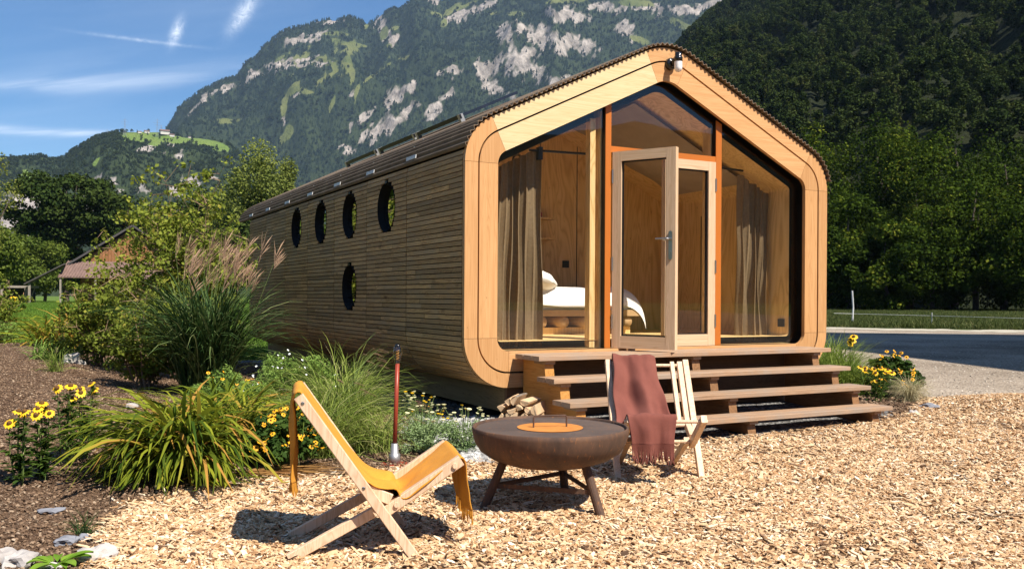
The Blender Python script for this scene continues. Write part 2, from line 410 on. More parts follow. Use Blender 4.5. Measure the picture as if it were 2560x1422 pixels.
def massif(name, x0, x1, r0, r1, ridge, mat, nc, nr, gam, amp, rocks=(), meads=(), seed=1.0, behind=0.35, rough=1.0, base_t=0.0, step=0.0, speck=None):
    xs = np.linspace(x0, x1, nc)
    rx = np.array([p[0] for p in ridge], float); ry = np.array([p[1] for p in ridge], float)
    ys = np.interp(xs, rx, ry)
    d = _f[None, :] + np.outer((xs - PW / 2) / FPX, _r) - np.outer((ys - PH / 2 - SHY) / FPX, _u)
    azs = np.arctan2(d[:, 0], d[:, 1]); tan = d[:, 2] / np.hypot(d[:, 0], d[:, 1])
    t = np.concatenate([np.linspace(0, 1, nr), np.linspace(1, 1 + behind, max(6, nr // 8))[1:]])
    A, T = np.meshgrid(azs, t); H = np.meshgrid(r1 * tan + CAM[2], t)[0]
    rad = r0 + T * (r1 - r0)
    X = CAM[0] + rad * np.sin(A); Y = CAM[1] + rad * np.cos(A)
    g = np.where(T <= 1, base_t + (1 - base_t) * np.clip(T, 0, 1) ** gam, 1 - 0.9 * (T - 1) / behind)
    if step:      # cliff bands: flatten and steepen in turns
        g = np.where(T <= 1, g + step * np.sin(g * 22.0 + 2.5 * fbm(X, Y, 900.0, 2, seed)) / 22.0 * 1.0, g)
    arc = A * (r0 + r1) / 2
    gul = 1 - 2 * np.abs(fbm(arc * 1.0, rad * 0.28 + arc * 0.25, amp * 3.2, 5, seed + 2))
    env = np.clip(np.sin(np.clip(T, 0, 1) * PI), 0, 1) ** 0.8
    Z = H * g + env * amp * (0.75 * gul - 0.3 + 0.5 * fbm(X, Y, amp * 2.0, 6, seed)) + np.where(T >= 0.97, 0.05, 0.14) * rough * amp * fbm(X, Y, amp * 0.28, 4, seed + 3)
    Z[0] = -2.0
    nT = len(t); V = np.stack([X.ravel(), Y.ravel(), Z.ravel()], 1)
    i = np.arange((nT - 1) * (nc - 1)); rr_, cc_ = i // (nc - 1), i % (nc - 1)
    F = np.stack([rr_ * nc + cc_, rr_ * nc + cc_ + 1, (rr_ + 1) * nc + cc_ + 1, (rr_ + 1) * nc + cc_], 1)
    me = npmesh(name, V, F, mat, None, True)
    pp = proj_np(V)
    rk = blobs(pp[:, 0], pp[:, 1], rocks, seed) if rocks else np.zeros(len(V))
    md = blobs(pp[:, 0], pp[:, 1], meads, seed + 9, 7.0) if meads else np.zeros(len(V))
    rk = np.clip(rk + 0.85 * fbm(pp[:, 0] + .35 * pp[:, 1], pp[:, 1] * 0.45, 9.0, 4, seed + 4) - 0.16, 0, 1) * (rk > 0)
    if speck:
        x0_, y0_, sx_, sy_ = speck; w_ = np.exp(-((pp[:, 0] - x0_) / sx_) ** 2 - ((pp[:, 1] - y0_) / sy_) ** 2)
        md = np.maximum(md, 1.1 * w_ * (fbm(pp[:, 0] * 1.2, pp[:, 1], 15.0, 4, seed + 6) + 0.55) - 0.28)
    md = np.clip(md, 0, 1)
    for nm, v in (('rock', rk), ('meadow', md)):
        a = me.attributes.new(nm, 'FLOAT', 'POINT'); a.data.foreach_set('value', v.astype(np.float32))
    o = link(name, me, kind='structure')
    return o, V.reshape(nT, nc, 3), rk.reshape(nT, nc), md.reshape(nT, nc)
def sample_terrain(V, rk, md, n, seed, prow=None, keep_rock=0.07, keep_mead=0.03):
    g = np.random.default_rng(seed); nT, nc = V.shape[:2]
    out_, need = [], n
    e1 = V[:-1, 1:] - V[:-1, :-1]; e2 = V[1:, :-1] - V[:-1, :-1]
    ar = np.linalg.norm(np.cross(e1, e2), axis=2)
    if prow is not None: ar = ar * prow[:-1, None]
    pr = np.where(rk[:-1, :-1] > 0.42, keep_rock, 1.0) * np.where(md[:-1, :-1] > 0.35, keep_mead, 1.0)
    w = (ar * pr).ravel(); w /= w.sum()
    c = g.choice(len(w), n, p=w); rr_, cc_ = c // (nc - 1), c % (nc - 1); a, b_ = g.random(n)[:, None], g.random(n)[:, None]
    return V[rr_, cc_] * (1 - a) * (1 - b_) + V[rr_, cc_ + 1] * a * (1 - b_) + V[rr_ + 1, cc_] * (1 - a) * b_ + V[rr_ + 1, cc_ + 1] * a * b_

M = {}
M['massif'] = terrain_mat('mountain_ground', (0.016, 0.026, 0.012), (0.036, 0.050, 0.018), (0.42, 0.365, 0.315), (0.15, 0.13, 0.11), (0.085, 0.105, 0.030), (0.150, 0.155, 0.052), 0.5)
M['spur'] = terrain_mat('spur_ground', (0.020, 0.032, 0.014), (0.045, 0.062, 0.020), (0.46, 0.40, 0.36), (0.20, 0.18, 0.16), (0.11, 0.18, 0.035), (0.15, 0.20, 0.045), 0.8)
M['hillside'] = terrain_mat('hillside_ground', (0.012, 0.018, 0.008), (0.028, 0.032, 0.012), (0.2, 0.18, 0.15), (0.1, 0.09, 0.08), (0.1, 0.12, 0.03), (0.1, 0.12, 0.03), 2.0)  # low albedo stands in for the slope's shade

# tree pieces used by the far woods
def conifer_piece(seed, nlev=6, seg=7):
    g = random.Random(seed); b = MB(); h = 1.0
    for k in range(nlev):
        z0 = 0.08 + 0.86 * k / nlev; z1 = z0 + 0.30; r_ = 0.20 * (1 - k / (nlev + 0.6)) + 0.02
        vs = [(0, 0, min(z1, 1.0))]
        for j in range(seg * 2):
            t = 2 * PI * j / (seg * 2); q = r_ * (1.0 if j % 2 else 0.55) * g.uniform(0.75, 1.25)
            vs.append((q * math.cos(t), q * math.sin(t), z0 - (0.05 if j % 2 else 0) + g.uniform(-.015, .015)))
        b.add(vs, [(0, 1 + j, 1 + (j + 1) % (seg * 2)) for j in range(seg * 2)], g.uniform(0.1, 0.9))
    b.tube([(0, 0, -0.1), (0, 0, 0.3)], 0.015, 4)
    return b
def leaf_cloud(g, centers, radii, n, size, aspect=1.6, flat=0.0, tone_fn=None, up=0.35):
    """n leaf faces (rhombs) spread through clumps; numpy"""
    centers = np.asarray(centers, float); radii = np.asarray(radii, float)
    w = radii.prod(axis=1) ** (2 / 3); w /= w.sum(); k = g.choice(len(w), n, p=w)
    d = g.normal(size=(n, 3)); d /= np.linalg.norm(d, axis=1)[:, None]
    rr_ = g.random(n) ** 0.42
    P = centers[k] + d * rr_[:, None] * radii[k]
    nrm = d * 0.9 + g.normal(size=(n, 3)) * 0.8; nrm[:, 2] += up; nrm /= np.linalg.norm(nrm, axis=1)[:, None]
    t = np.cross(nrm, g.normal(size=(n, 3))); t /= np.linalg.norm(t, axis=1)[:, None]; s = np.cross(nrm, t)
    L = size * g.uniform(0.6, 1.35, n)[:, None]; Wd = L / aspect
    V = np.stack([P - t * L / 2, P + s * Wd / 2 + nrm * L * 0.06, P + t * L / 2, P - s * Wd / 2 + nrm * L * 0.06], 1).reshape(-1, 3)
    F = np.arange(4 * n).reshape(-1, 4)
    cl_t = g.random(len(centers))[k]
    tone = np.clip(0.45 * cl_t + 0.55 * g.random(n), 0, 1)
    if tone_fn is not None: tone = tone_fn(P, tone)
    return V, F, np.repeat(tone, 4)
def crown_centers(g, n, cx_, cz_, rx_, rz_, shell=0.7, lump=0.32):
    c, r_ = [], []
    for i in range(n):
        d = g.normal(size=3); d /= np.linalg.norm(d)
        q = shell + (1 - shell) * g.random() if g.random() < 0.8 else 0.5 * g.random()
        q *= (1 - lump * 0.5)
        s = lump * g.uniform(0.6, 1.25)
        c.append((cx_[0] + d[0] * q * rx_, cx_[1] + d[1] * q * rx_, cz_ + d[2] * q * rz_)); r_.append((rx_ * s, rx_ * s, rz_ * s * 0.8))
    return np.array(c), np.array(r_)
M['needles'] = leafmat('far_needles', (0.011, 0.022, 0.013), (0.030, 0.044, 0.018), 0.05, rand_amt=0.7, rough=1.0, spec=0.0)
M['farleaf'] = leafmat('far_leaves', (0.020, 0.034, 0.011), (0.058, 0.074, 0.018), 0.15, rand_amt=0.6, rough=1.0, spec=0.0)
M['darkleaf'] = leafmat('shaded_hillside_leaves', (0.012, 0.024, 0.007), (0.050, 0.068, 0.018), 0.15, c3=(0.075, 0.068, 0.022), rand_amt=0.6, rough=1.0, spec=0.0)  # leaves kept this dark to put the hillside's shade into the colour
far_src = []
for s_ in range(3):
    me = bpy.data.meshes.new('far_conifer'); q = conifer_piece(s_)
    me.from_pydata(q.v, [], q.f); a = me.attributes.new('tone', 'FLOAT', 'POINT'); a.data.foreach_set('value', q.t); me.materials.append(M['needles']); far_src.append(me)
for s_ in range(2):
    g_ = np.random.default_rng(40 + s_); cc, rr = crown_centers(g_, 9, (0, 0), 0.56, 0.36, 0.40, 0.8, 0.45)
    v, f, t_ = leaf_cloud(g_, cc, rr, 90, 0.20, 1.1)
    far_src.append(npmesh('far_broadleaf', v, f, M['farleaf'], t_))

def wood_on(name, V, rk, md, n, hmin, hmax, seed, p_conif=0.7, label=None, prow=None, src=None, wid=1.0, **k):
    g = np.random.default_rng(seed); P = sample_terrain(V, rk, md, n, seed, prow, **k)
    src = src or far_src
    h = g.uniform(hmin, hmax, n); idx = np.where(g.random(n) < p_conif, g.integers(0, 3, n), g.integers(3, 5, n)) if src is far_src else g.integers(0, len(src), n)
    w_ = h * g.uniform(0.85, 1.3, n) * wid
    P[:, 2] -= 0.05 * h
    rot = np.zeros((n, 3)); rot[:, 2] = g.uniform(0, 6.28, n); rot[:, :2] = g.normal(size=(n, 2)) * 0.04
    o = scatter(name, P, rot, np.stack([w_, w_, h], 1), idx, src)
    if label: tag(o, label, 'forest')
    return o

# main mountain
ridge1 = [(-1500, 560), (-600, 470), (0, 430), (330, 372), (410, 345), (428, 312), (445, 283), (470, 262), (500, 238), (535, 222), (560, 208), (590, 200), (606, 184), (612, 168), (640, 138), (665, 112), (700, 80), (735, 66), (762, 60), (800, 50), (818, 45), (850, 47), (868, 40), (905, 50), (912, 58), (938, 50), (960, 35), (985, 20), (998, 28), (1030, 8), (1045, -2), (1095, 3), (1120, 5), (1150, -6), (1200, -30), (1300, -70), (1500, -120), (1900, -160), (2600, -60), (3600, 250)]
ridge1 = [(x_, y_ + (18 if 640 <= x_ < 1000 else 10 if x_ >= 1000 else 5)) for x_, y_ in ridge1]
rocks1 = [(545, 228, 62, 9, -22), (495, 262, 45, 6, -42), (575, 213, 30, 8, -12), (640, 186, 36, 13, -38), (705, 160, 55, 12, -8), (770, 150, 30, 8, -10), (722, 110, 26, 12, -30), (765, 102, 48, 9, -6), (830, 56, 40, 7, -4), (785, 88, 40, 5, -8),
          (955, 55, 16, 24, 40), (975, 95, 24, 20, 30), (1080, 6, 40, 6, -6), (1150, 40, 50, 13, -20), (1215, 15, 60, 14, -22), (1130, 178, 36, 12, 0), (1110, 190, 20, 12, 10),
          (1222, 180, 42, 44, 20), (1262, 85, 24, 36, 5), (1300, 150, 50, 50, 0), (1350, 90, 60, 34, 30), (1240, 225, 60, 18, 20), (985, 248, 46, 22, -52), (1020, 225, 30, 16, -40), (905, 300, 44, 14, -40), (955, 320, 60, 22, -25), (1010, 290, 50, 16, -45), (1080, 270, 34, 20, -50), (1120, 235, 30, 14, -40),
          (1420, 40, 60, 22, 8), (1500, 20, 60, 16, 8), (1620, 22, 80, 12, 4), (1720, 26, 90, 14, -8), (1800, 8, 60, 16, -10), (1430, 110, 80, 30, 12), (1560, 70, 30, 22, 50), (755, 165, 90, 6, -10), (770, 62, 14, 8, 0), (1380, 200, 60, 26, 20), (885, 232, 22, 8, -30), (740, 240, 20, 5, -30), (710, 300, 9, 16, 0), (930, 345, 22, 10, -20), (870, 372, 30, 10, 0)]
meads1 = [(735, 222, 26, 9, -52), (755, 228, 36, 6, 8), (712, 262, 9, 34, 6), (722, 330, 13, 22, 14), (708, 350, 9, 12, 0), (570, 303, 40, 6, -3), (700, 148, 20, 5, -30), (762, 138, 9, 10, 0), (840, 85, 40, 5, 2), (885, 112, 38, 6, 12), (872, 150, 6, 40, 0), (880, 190, 7, 24, 5), (890, 235, 5, 30, 12), (925, 195, 26, 4, -35), (965, 165, 18, 4, -40), (915, 60, 6, 20, 8), (845, 105, 20, 5, 20),
          (1010, 145, 26, 4, -28), (1090, 38, 18, 7, 20), (1130, 24, 34, 8, -35), (1160, 16, 40, 4, -25), (1110, 58, 10, 12, 0), (1420, 2, 60, 9, -4), (1590, 8, 50, 10, 6), (1700, 60, 40, 10, 20), (1740, 88, 22, 16, 40), (1600, 100, 34, 9, 20), (960, 85, 12, 22, 30), (990, 70, 14, 5, 0), (800, 205, 26, 4, -48), (830, 260, 5, 26, 20), (1290, 36, 24, 6, 5), (1235, 36, 16, 4, 0)]
o1, V1, K1, D1 = massif('mountain', -1500, 3600, 2700, 4700, ridge1, M['massif'], 900, 270, 0.92, 230.0, rocks1, meads1, 1.0, step=0.55, behind=0.12, speck=(860, 150, 230, 95))
wood_on('mountain_forest', V1[:, 290:740], K1[:, 290:740], D1[:, 290:740], 68000, 12, 24, 5, 0.82, 'dark spruce forest covering the slopes of the high rocky mountain')
# lower spur with pastures
ridge2 = [(-1500, 520), (-400, 420), (-100, 402), (0, 402), (60, 397), (110, 400), (140, 408), (160, 404), (180, 380), (215, 362), (240, 345), (270, 337), (300, 330), (330, 331), (380, 330), (420, 332), (450, 342), (500, 346), (545, 352), (570, 358), (600, 385), (650, 425), (720, 470), (800, 520), (1000, 590), (1300, 640), (2600, 700)]
rocks2 = [(360, 372, 34, 10, -4), (398, 382, 12, 6, 20), (448, 388, 18, 14, -30), (425, 365, 14, 8, 0), (240, 445, 46, 10, 6), (285, 452, 20, 9, 10), (478, 452, 36, 16, 10), (350, 470, 20, 12, 0), (540, 450, 14, 6, 0), (60, 510, 70, 46, -10), (20, 560, 90, 40, -14), (110, 600, 60, 30, 10), (300, 480, 22, 10, 0), (440, 480, 20, 10, 10), (210, 520, 40, 30, 0)]
meads2 = [(345, 344, 56, 14, 3), (400, 342, 40, 13, 6), (375, 356, 30, 9, 10), (440, 350, 30, 10, 4), (505, 355, 42, 11, 10), (545, 366, 32, 11, 16), (562, 374, 8, 7, 0), (238, 405, 16, 5, -48), (70, 442, 26, 9, -5), (60, 432, 14, 6, 0)]
o2, V2, K2, D2 = massif('foothill', -1500, 2600, 1500, 2500, ridge2, M['spur'], 460, 130, 0.8, 70.0, rocks2, meads2, 3.0)
wood_on('foothill_forest', V2[:, 130:290], K2[:, 130:290], D2[:, 130:290], 24000, 6, 12, 6, 0.4, 'mixed forest around the green pastures of the low foothill')
# steep wooded hillside on the right
ridge3 = [(900, 745), (1300, 560), (1500, 330), (1600, 230), (1690, 150), (1720, 118), (1740, 95), (1765, 72), (1800, 40), (1840, 22), (1870, 2), (1900, -25), (2000, -90), (2300, -260), (2700, -420), (3600, -700), (4600, -500)]
o3, V3, K3, D3 = massif('wooded_hillside', 900, 4600, 125, 900, ridge3, M['hillside'], 260, 90, 1.05, 22.0, (), (), 7.0, rough=0.6)
dark_src = []
for s_ in range(5):
    g_ = np.random.default_rng(60 + s_)
    rx_, rz_ = (0.36, 0.42) if s_ < 3 else (0.22, 0.50)
    cc, rr = crown_centers(g_, 22, (0, 0), 0.55, rx_, rz_, 0.8, 0.34)
    v, f, t_ = leaf_cloud(g_, cc, rr, 1500, 0.062, 1.3)
    dark_src.append(npmesh('hillside_tree', v, f, M['darkleaf'], t_))
pr = np.linspace(1.0, 0.30, V3.shape[0]); pr[pr.size * 8 // 9:] = 0.2
wood_on('hillside_forest', V3[:, 40:200], K3[:, 40:200], D3[:, 40:200], 6000, 8, 19, 8, 0.3, 'dark broadleaf wood climbing the steep hillside at right', prow=pr, src=dark_src, wid=0.95)
# ridge behind the camera, which the panes reflect
def back_ridge():
    nc, nr = 160, 14; A, T = np.meshgrid(np.linspace(R(110), R(300), nc), np.linspace(0, 1, nr))
    rad = 260 + 500 * T; X = CAM[0] + rad * np.sin(A); Y = CAM[1] + rad * np.cos(A)
    Z = -2 + T ** 1.1 * (150 + 60 * fbm(A * 400, T * 0, 120.0, 3, 4.0)) + 14 * fbm(X, Y, 40.0, 4, 5.0) * (T > 0)
    V = np.stack([X.ravel(), Y.ravel(), Z.ravel()], 1); i = np.arange((nr - 1) * (nc - 1)); a_, b_ = i // (nc - 1), i % (nc - 1)
    F = np.stack([a_ * nc + b_, a_ * nc + b_ + 1, (a_ + 1) * nc + b_ + 1, (a_ + 1) * nc + b_], 1)
    link('far_ridge', npmesh('far_ridge', V, F, M['hillside'], None, True), kind='structure')
back_ridge()

# ------------------------------------------------------------------ ground surfaces
def inpoly(x, y, poly):
    x = np.asarray(x, float); y = np.asarray(y, float); c = np.zeros(x.shape, bool); n = len(poly)
    for i in range(n):
        x0, y0 = poly[i]; x1, y1 = poly[(i + 1) % n]
        k = ((y0 > y) != (y1 > y)) & (x < (x1 - x0) * (y - y0) / ((y1 - y0) or 1e-9) + x0); c ^= k
    return c
CHIPS = [(-3.35, -9), (-3.12, -4.0), (-3.02, -2.62), (-2.98, -2.1), (-2.78, -1.55), (-2.4, -1.32), (-2.03, -1.22), (-1.58, -1.36), (-1.1, -1.22), (-0.46, -1.22), (0.1, -1.22), (0.6, -1.15), (2.2, -1.2), (3.9, -1.12), (4.5, -0.92), (5.3, -0.52), (5.9, -0.12), (6.25, -0.35), (6.6, -1.15), (8.0, -2.2), (12.0, -5.0), (12, -9)]
BED = [(-9, -6), (-3.3, -6), (-3.0, -2.6), (-2.0, -1.2), (-0.3, -1.15), (0.1, -0.6), (0.35, 0.3), (0.35, 9.6), (-0.9, 10.9), (-2.2, 12.6), (-2.9, 14.1), (-3.9, 16.4), (-6.5, 19), (-12, 20)]
BEDR = [(4.1, -1.2), (5.2, -0.6), (5.9, -0.15), (6.3, 0.4), (6.9, 2.0), (7.0, 3.6), (4.2, 3.6)]
def gh(x, y):
    """height of the near ground"""
    x = np.asarray(x, float); y = np.asarray(y, float)
    z = 0.016 * fbm(x, y, 0.9, 3, 2.0) + 0.008 * fbm(x, y, 0.17, 2, 6.0)
    bed = np.clip((-x - 1.2) / 1.5, 0, 1) * np.clip((y + 1.6) / 2.5, 0, 1) * np.clip((15.5 - y) / 3.0, 0, 1)
    z = z + bed * (0.12 + 0.14 * fbm(x, y, 2.4, 3, 9.0) + 0.14 * np.clip((-x - 2.2) / 1.2, 0, 1) * np.clip((y - 1.5) / 3.0, 0, 1)) + 0.09 * np.clip((y + 0.9) / 0.8, 0, 1) * np.clip((x + 1.0) / 0.8, 0, 1) * np.clip((5.5 - x), 0, 1) * np.clip((9 - y), 0, 1)
    z = z + .10 * np.exp(-((x - 6.3) / 1.3) ** 2 - ((y + .95) / .55) ** 2) + .03 * np.clip(x - 2, 0, 4) * .3
    return z
def g1(x, y): return float(gh(np.array([x]), np.array([y]))[0])
def sheet(name, poly, res, mat, z0, hf=None, jit=.06, js=.35):
    xs = [p[0] for p in poly]; ys = [p[1] for p in poly]
    nx, ny = int((max(xs) - min(xs)) / res) + 2, int((max(ys) - min(ys)) / res) + 2
    X, Y = np.meshgrid(np.linspace(min(xs), max(xs), nx), np.linspace(min(ys), max(ys), ny))
    jx = X + jit * fbm(X, Y, js, 3, 3.0); jy = Y + jit * fbm(X, Y, js, 3, 8.0)
    ins = inpoly(jx, jy, poly)
    Z = (hf(X, Y) if hf is not None else np.zeros_like(X)) + z0
    cell = ins[:-1, :-1] | ins[1:, :-1] | ins[:-1, 1:] | ins[1:, 1:]
    a_, b_ = np.nonzero(cell)
    F = np.stack([a_ * nx + b_, a_ * nx + b_ + 1, (a_ + 1) * nx + b_ + 1, (a_ + 1) * nx + b_], 1)
    V = np.stack([X.ravel(), Y.ravel(), Z.ravel()], 1)
    used = np.unique(F); mp_ = np.full(len(V), -1); mp_[used] = np.arange(len(used))
    return link(name, npmesh(name, V[used], mp_[F], mat, None, True), kind='structure')
def groundmat(name, stops, scale, b2=None, scale2=0.6, bmp=0.6, bdist=0.01, vor=False, rough=0.9):
    m, n, l, b = newmat(name, rough, 0.15); geo = n.new('ShaderNodeNewGeometry')
    if vor:
        t = N(n, 'ShaderNodeTexVoronoi', inp={'Scale': scale, 'Randomness': 1.0}); l.new(geo.outputs['Position'], t.inputs['Vector'])
        sp = n.new('ShaderNodeSeparateColor'); l.new(t.outputs['Color'], sp.inputs[0]); f = sp.outputs[0]; h = t.outputs['Distance']
    else:
        t = N(n, 'ShaderNodeTexNoise', inp={'Scale': scale, 'Detail': 8.0, 'Roughness': 0.7}); l.new(geo.outputs['Position'], t.inputs['Vector']); f = t.outputs['Fac']; h = f
    r = ramp(n, stops); l.new(f, r.inputs[0]); col = r.outputs[0]
    if b2:
        t2 = N(n, 'ShaderNodeTexNoise', inp={'Scale': scale2, 'Detail': 5.0, 'Roughness': 0.6}); l.new(geo.outputs['Position'], t2.inputs['Vector'])
        q = n.new('ShaderNodeMapRange'); q.inputs['From Min'].default_value = 0.40; q.inputs['From Max'].default_value = 0.62; l.new(t2.outputs['Fac'], q.inputs['Value'])
        mx = n.new('ShaderNodeMix'); mx.data_type = 'RGBA'; mx.blend_type = 'MULTIPLY'; l.new(q.outputs[0], mx.inputs['Factor']); l.new(col, mx.inputs['A']); mx.inputs['B'].default_value = (*b2, 1); col = mx.outputs['Result']
    l.new(col, b.inputs['Base Color']); bump(n, l, b, h, bmp, bdist)
    return m
M['meadow'] = groundmat('meadow_grass', [(0.35, (0.07, 0.12, 0.018)), (0.5, (0.11, 0.17, 0.025)), (0.68, (0.15, 0.21, 0.04))], 3.0, (0.75, 0.8, 0.6), 0.06, 0.8, 0.05)
M['soil'] = groundmat('garden_soil', [(0.0, (0.07, 0.040, 0.024)), (0.55, (0.155, 0.094, 0.055)), (0.85, (0.225, 0.145, 0.088)), (1.0, (0.36, 0.28, 0.20))], 170.0, (0.72, 0.66, 0.62), 1.2, 1.0, 0.008, True)
M['chipbase'] = groundmat('chip_litter', [(0.3, (0.07, 0.036, 0.018)), (0.5, (0.17, 0.10, 0.052)), (0.7, (0.33, 0.21, 0.125))], 55.0, (0.8, 0.75, 0.7), 1.5, 1.0, 0.02)
M['yard'] = groundmat('yard_gravel', [(0.0, (0.24, 0.19, 0.145)), (0.5, (0.35, 0.285, 0.22)), (1.0, (0.46, 0.39, 0.31))], 34.0, (0.58, 0.56, 0.54), 0.30, 0.8, 0.015, True)
M['track'] = groundmat('pale_track', [(0.3, (0.27, 0.25, 0.18)), (0.5, (0.40, 0.36, 0.28)), (0.7, (0.50, 0.46, 0.38))], 2.0)
gm = MB(); s_ = 4000.0
nn = 24
gm.add([(x * s_ / nn * 2 - 2550, y * 6200 / nn - 800, -0.03) for y in range(nn + 1) for x in range(nn + 1)],
       [(y * (nn + 1) + x, y * (nn + 1) + x + 1, (y + 1) * (nn + 1) + x + 1, (y + 1) * (nn + 1) + x) for y in range(nn) for x in range(nn)])
gm.build('ground', M['meadow'], kind='structure')
sheet('garden_soil', BED, 0.09, M['soil'], 0.0, gh)
sheet('garden_soil', BEDR, 0.12, M['soil'], 0.0, gh)
sheet('wood_chip_area', CHIPS, 0.07, M['chipbase'], 0.006, gh)
GRAVEL = [(-0.7, -1.25), (0.3, -1.2), (0.6, -1.1), (4.3, -1.1), (4.6, 0.3), (4.6, 9.9), (-0.05, 9.9), (-0.15, 0.6), (-0.45, 0.1)]
M['pebbles'] = groundmat('pebble_strip', [(0.0, (0.06, 0.055, 0.05)), (0.5, (0.13, 0.125, 0.12)), (1.0, (0.30, 0.295, 0.29))], 38.0, None, 1, 1.0, 0.02, True)
sheet('gravel_strip', GRAVEL, 0.12, M['pebbles'], 0.004, gh)
yd = MB(); yd.add([(4.4, -1.0, -.02), (7.5, -3.0, -.02), (60, -40, -.02), (90, -20, -.02), (31.5, 14.3, -.02), (24.0, 22.5, -.02), (16.5, 33, -.02), (9, 40, -.02), (4.9, 20, -.02), (4.5, 5, -.02)], [tuple(range(10))])
yd.build('gravel_yard', M['yard'], kind='structure')
M['verge'] = groundmat('verge_grass_ground', [(0.35, (0.030, 0.045, 0.012)), (0.5, (0.055, 0.075, 0.022)), (0.68, (0.10, 0.105, 0.045))], 2.0, (0.7, 0.7, 0.6), 0.1, 0.8, 0.05)
vg = MB(); vg.add([(33.0, 15.2, -.024), (17.3, 33.9, -.024), (13.6, 38.6, -.024), (30, 140, -.024), (150, 110, -.024), (200, -60, -.024), (92, -19, -.024)], [(0, 1, 2, 3, 4, 5, 6)][::1])
vg.build('verge', M['verge'], kind='structure')
bk = MB(); bk.add([(-30, -9.05, -.016), (-30, -70, -.016), (60, -70, -.016), (30, -9.05, -.016)], [(0, 1, 2, 3)]); bk.build('rear_yard', M['yard'], kind='structure')
sheet('gravel_track', [(31.0, 13.9), (23.6, 22.0), (16.1, 32.5), (12.5, 37.6), (13.6, 38.6), (17.3, 33.9), (25.2, 23.4), (33.0, 15.2), (50, 4.5), (49, 2.6)], .16, M['track'], -0.012, None, 1.6, 1.3)

# wood chips, pebbles, clods: real pieces
def chip_mesh(seed):
    g = random.Random(seed); L = g.uniform(0.022, 0.062); w_ = g.uniform(0.004, 0.011) if seed % 4 else g.uniform(.013, .020); h_ = g.uniform(0.002, 0.005)
    b = MB(); n = 3; vs = []
    for i in range(n + 1):
        x = -L / 2 + L * i / n + (g.uniform(-.004, .004)); s1 = g.uniform(0.55, 1.1) if i in (0, n) else 1.0; z = g.uniform(-.002, .003)
        for yy, zz in ((-1, -1), (1, -1), (1, 1), (-1, 1)): vs.append((x + yy * g.uniform(0, .003), yy * w_ / 2 * s1, z + zz * h_ / 2))
    fs = [(i * 4 + k, i * 4 + (k + 1) % 4, (i + 1) * 4 + (k + 1) % 4, (i + 1) * 4 + k) for i in range(n) for k in range(4)] + [(3, 2, 1, 0), (n * 4, n * 4 + 1, n * 4 + 2, n * 4 + 3)]
    b.add(vs, fs); me = bpy.data.meshes.new('chip'); me.from_pydata(b.v, [], b.f); me.materials.append(M['chip']); return me
def instmat(name, stops, rough=0.75, nz=60.0, spec=0.2):
    m, n, l, b = newmat(name, rough, spec); oi = n.new('ShaderNodeObjectInfo'); t = n.new('ShaderNodeTexCoord')
    q = N(n, 'ShaderNodeTexNoise', inp={'Scale': nz, 'Detail': 3.0}); mp_ = n.new('ShaderNodeMapping'); mp_.inputs['Scale'].default_value = (0.15, 1, 1)
    l.new(t.outputs['Object'], mp_.inputs['Vector']); l.new(mp_.outputs[0], q.inputs['Vector'])
    r = ramp(n, stops); l.new(mth(n, l, 'ADD', mth(n, l, 'MULTIPLY', oi.outputs['Random'], 0.86), mth(n, l, 'MULTIPLY', q.outputs['Fac'], 0.14)), r.inputs[0])
    l.new(r.outputs[0], b.inputs['Base Color']); return m
M['chip'] = instmat('wood_chip', [(0.0, (0.16, 0.078, 0.036)), (0.15, (0.37, 0.205, 0.095)), (0.38, (0.55, 0.355, 0.190)), (0.76, (0.655, 0.47, 0.285)), (0.95, (0.82, 0.71, 0.54))], nz=300.0)
def stone_mesh(seed, mat, s=1.0, sub=1, rag=0.28):
    g = random.Random(seed); import bmesh
    bm = bmesh.new(); bmesh.ops.create_icosphere(bm, subdivisions=sub, radius=s)
    fl = g.uniform(0.45, 0.8); st_ = g.uniform(0.9, 1.5)
    for v in bm.verts:
        k = 1 + rag * (noise.noise(v.co * 1.3 / s + Vector((seed * 3.1, 0, 0)))) * 2
        v.co = Vector((v.co.x * st_ * k, v.co.y * k, v.co.z * fl * k))
    me = bpy.data.meshes.new('stone'); bm.to_mesh(me); bm.free(); me.materials.append(mat); return me
def ptsin(poly, n, seed, dens=None):
    g = np.random.default_rng(seed); xs = [p[0] for p in poly]; ys = [p[1] for p in poly]; P = np.zeros((0, 2))
    while len(P) < n:
        q = np.stack([g.uniform(min(xs), max(xs), n * 2), g.uniform(min(ys), max(ys), n * 2)], 1)
        q = q[inpoly(q[:, 0], q[:, 1], poly)]
        if dens is not None: q = q[g.random(len(q)) < dens(q[:, 0], q[:, 1])]
        P = np.concatenate([P, q])
    return P[:n]
def view_dens(x, y, near=3.2, ref=4.5, power=1.25, margin=0.75):
    d = np.stack([x - CAM[0], y - CAM[1]], 1); z = d @ _f[:2]; s_ = d @ _r0[:2]
    return np.where((z > near) & (np.abs(s_) < 0.5685 * z + margin), np.clip((ref / np.maximum(z, .1)) ** power, 0, 1), 0.0)
def strew(name, poly, n, seed, src, smin, smax, dens=view_dens, zoff=0.0, tilt=0.35, hf=gh, jit=0.06, **props):
    P = ptsin(poly, n, seed, dens); g = np.random.default_rng(seed + 1)
    P = P + g.normal(size=P.shape) * jit
    s_ = g.uniform(smin, smax, n) ; rot = np.stack([g.normal(size=n) * tilt, g.normal(size=n) * tilt, g.uniform(0, 6.283, n)], 1)
    Z = hf(P[:, 0], P[:, 1]) + zoff + g.random(n) * 0.012
    return scatter(name, np.stack([P[:, 0], P[:, 1], Z], 1), rot, np.stack([s_] * 3, 1), g.integers(0, len(src), n), src, **props)
chips = [chip_mesh(i) for i in range(14)]
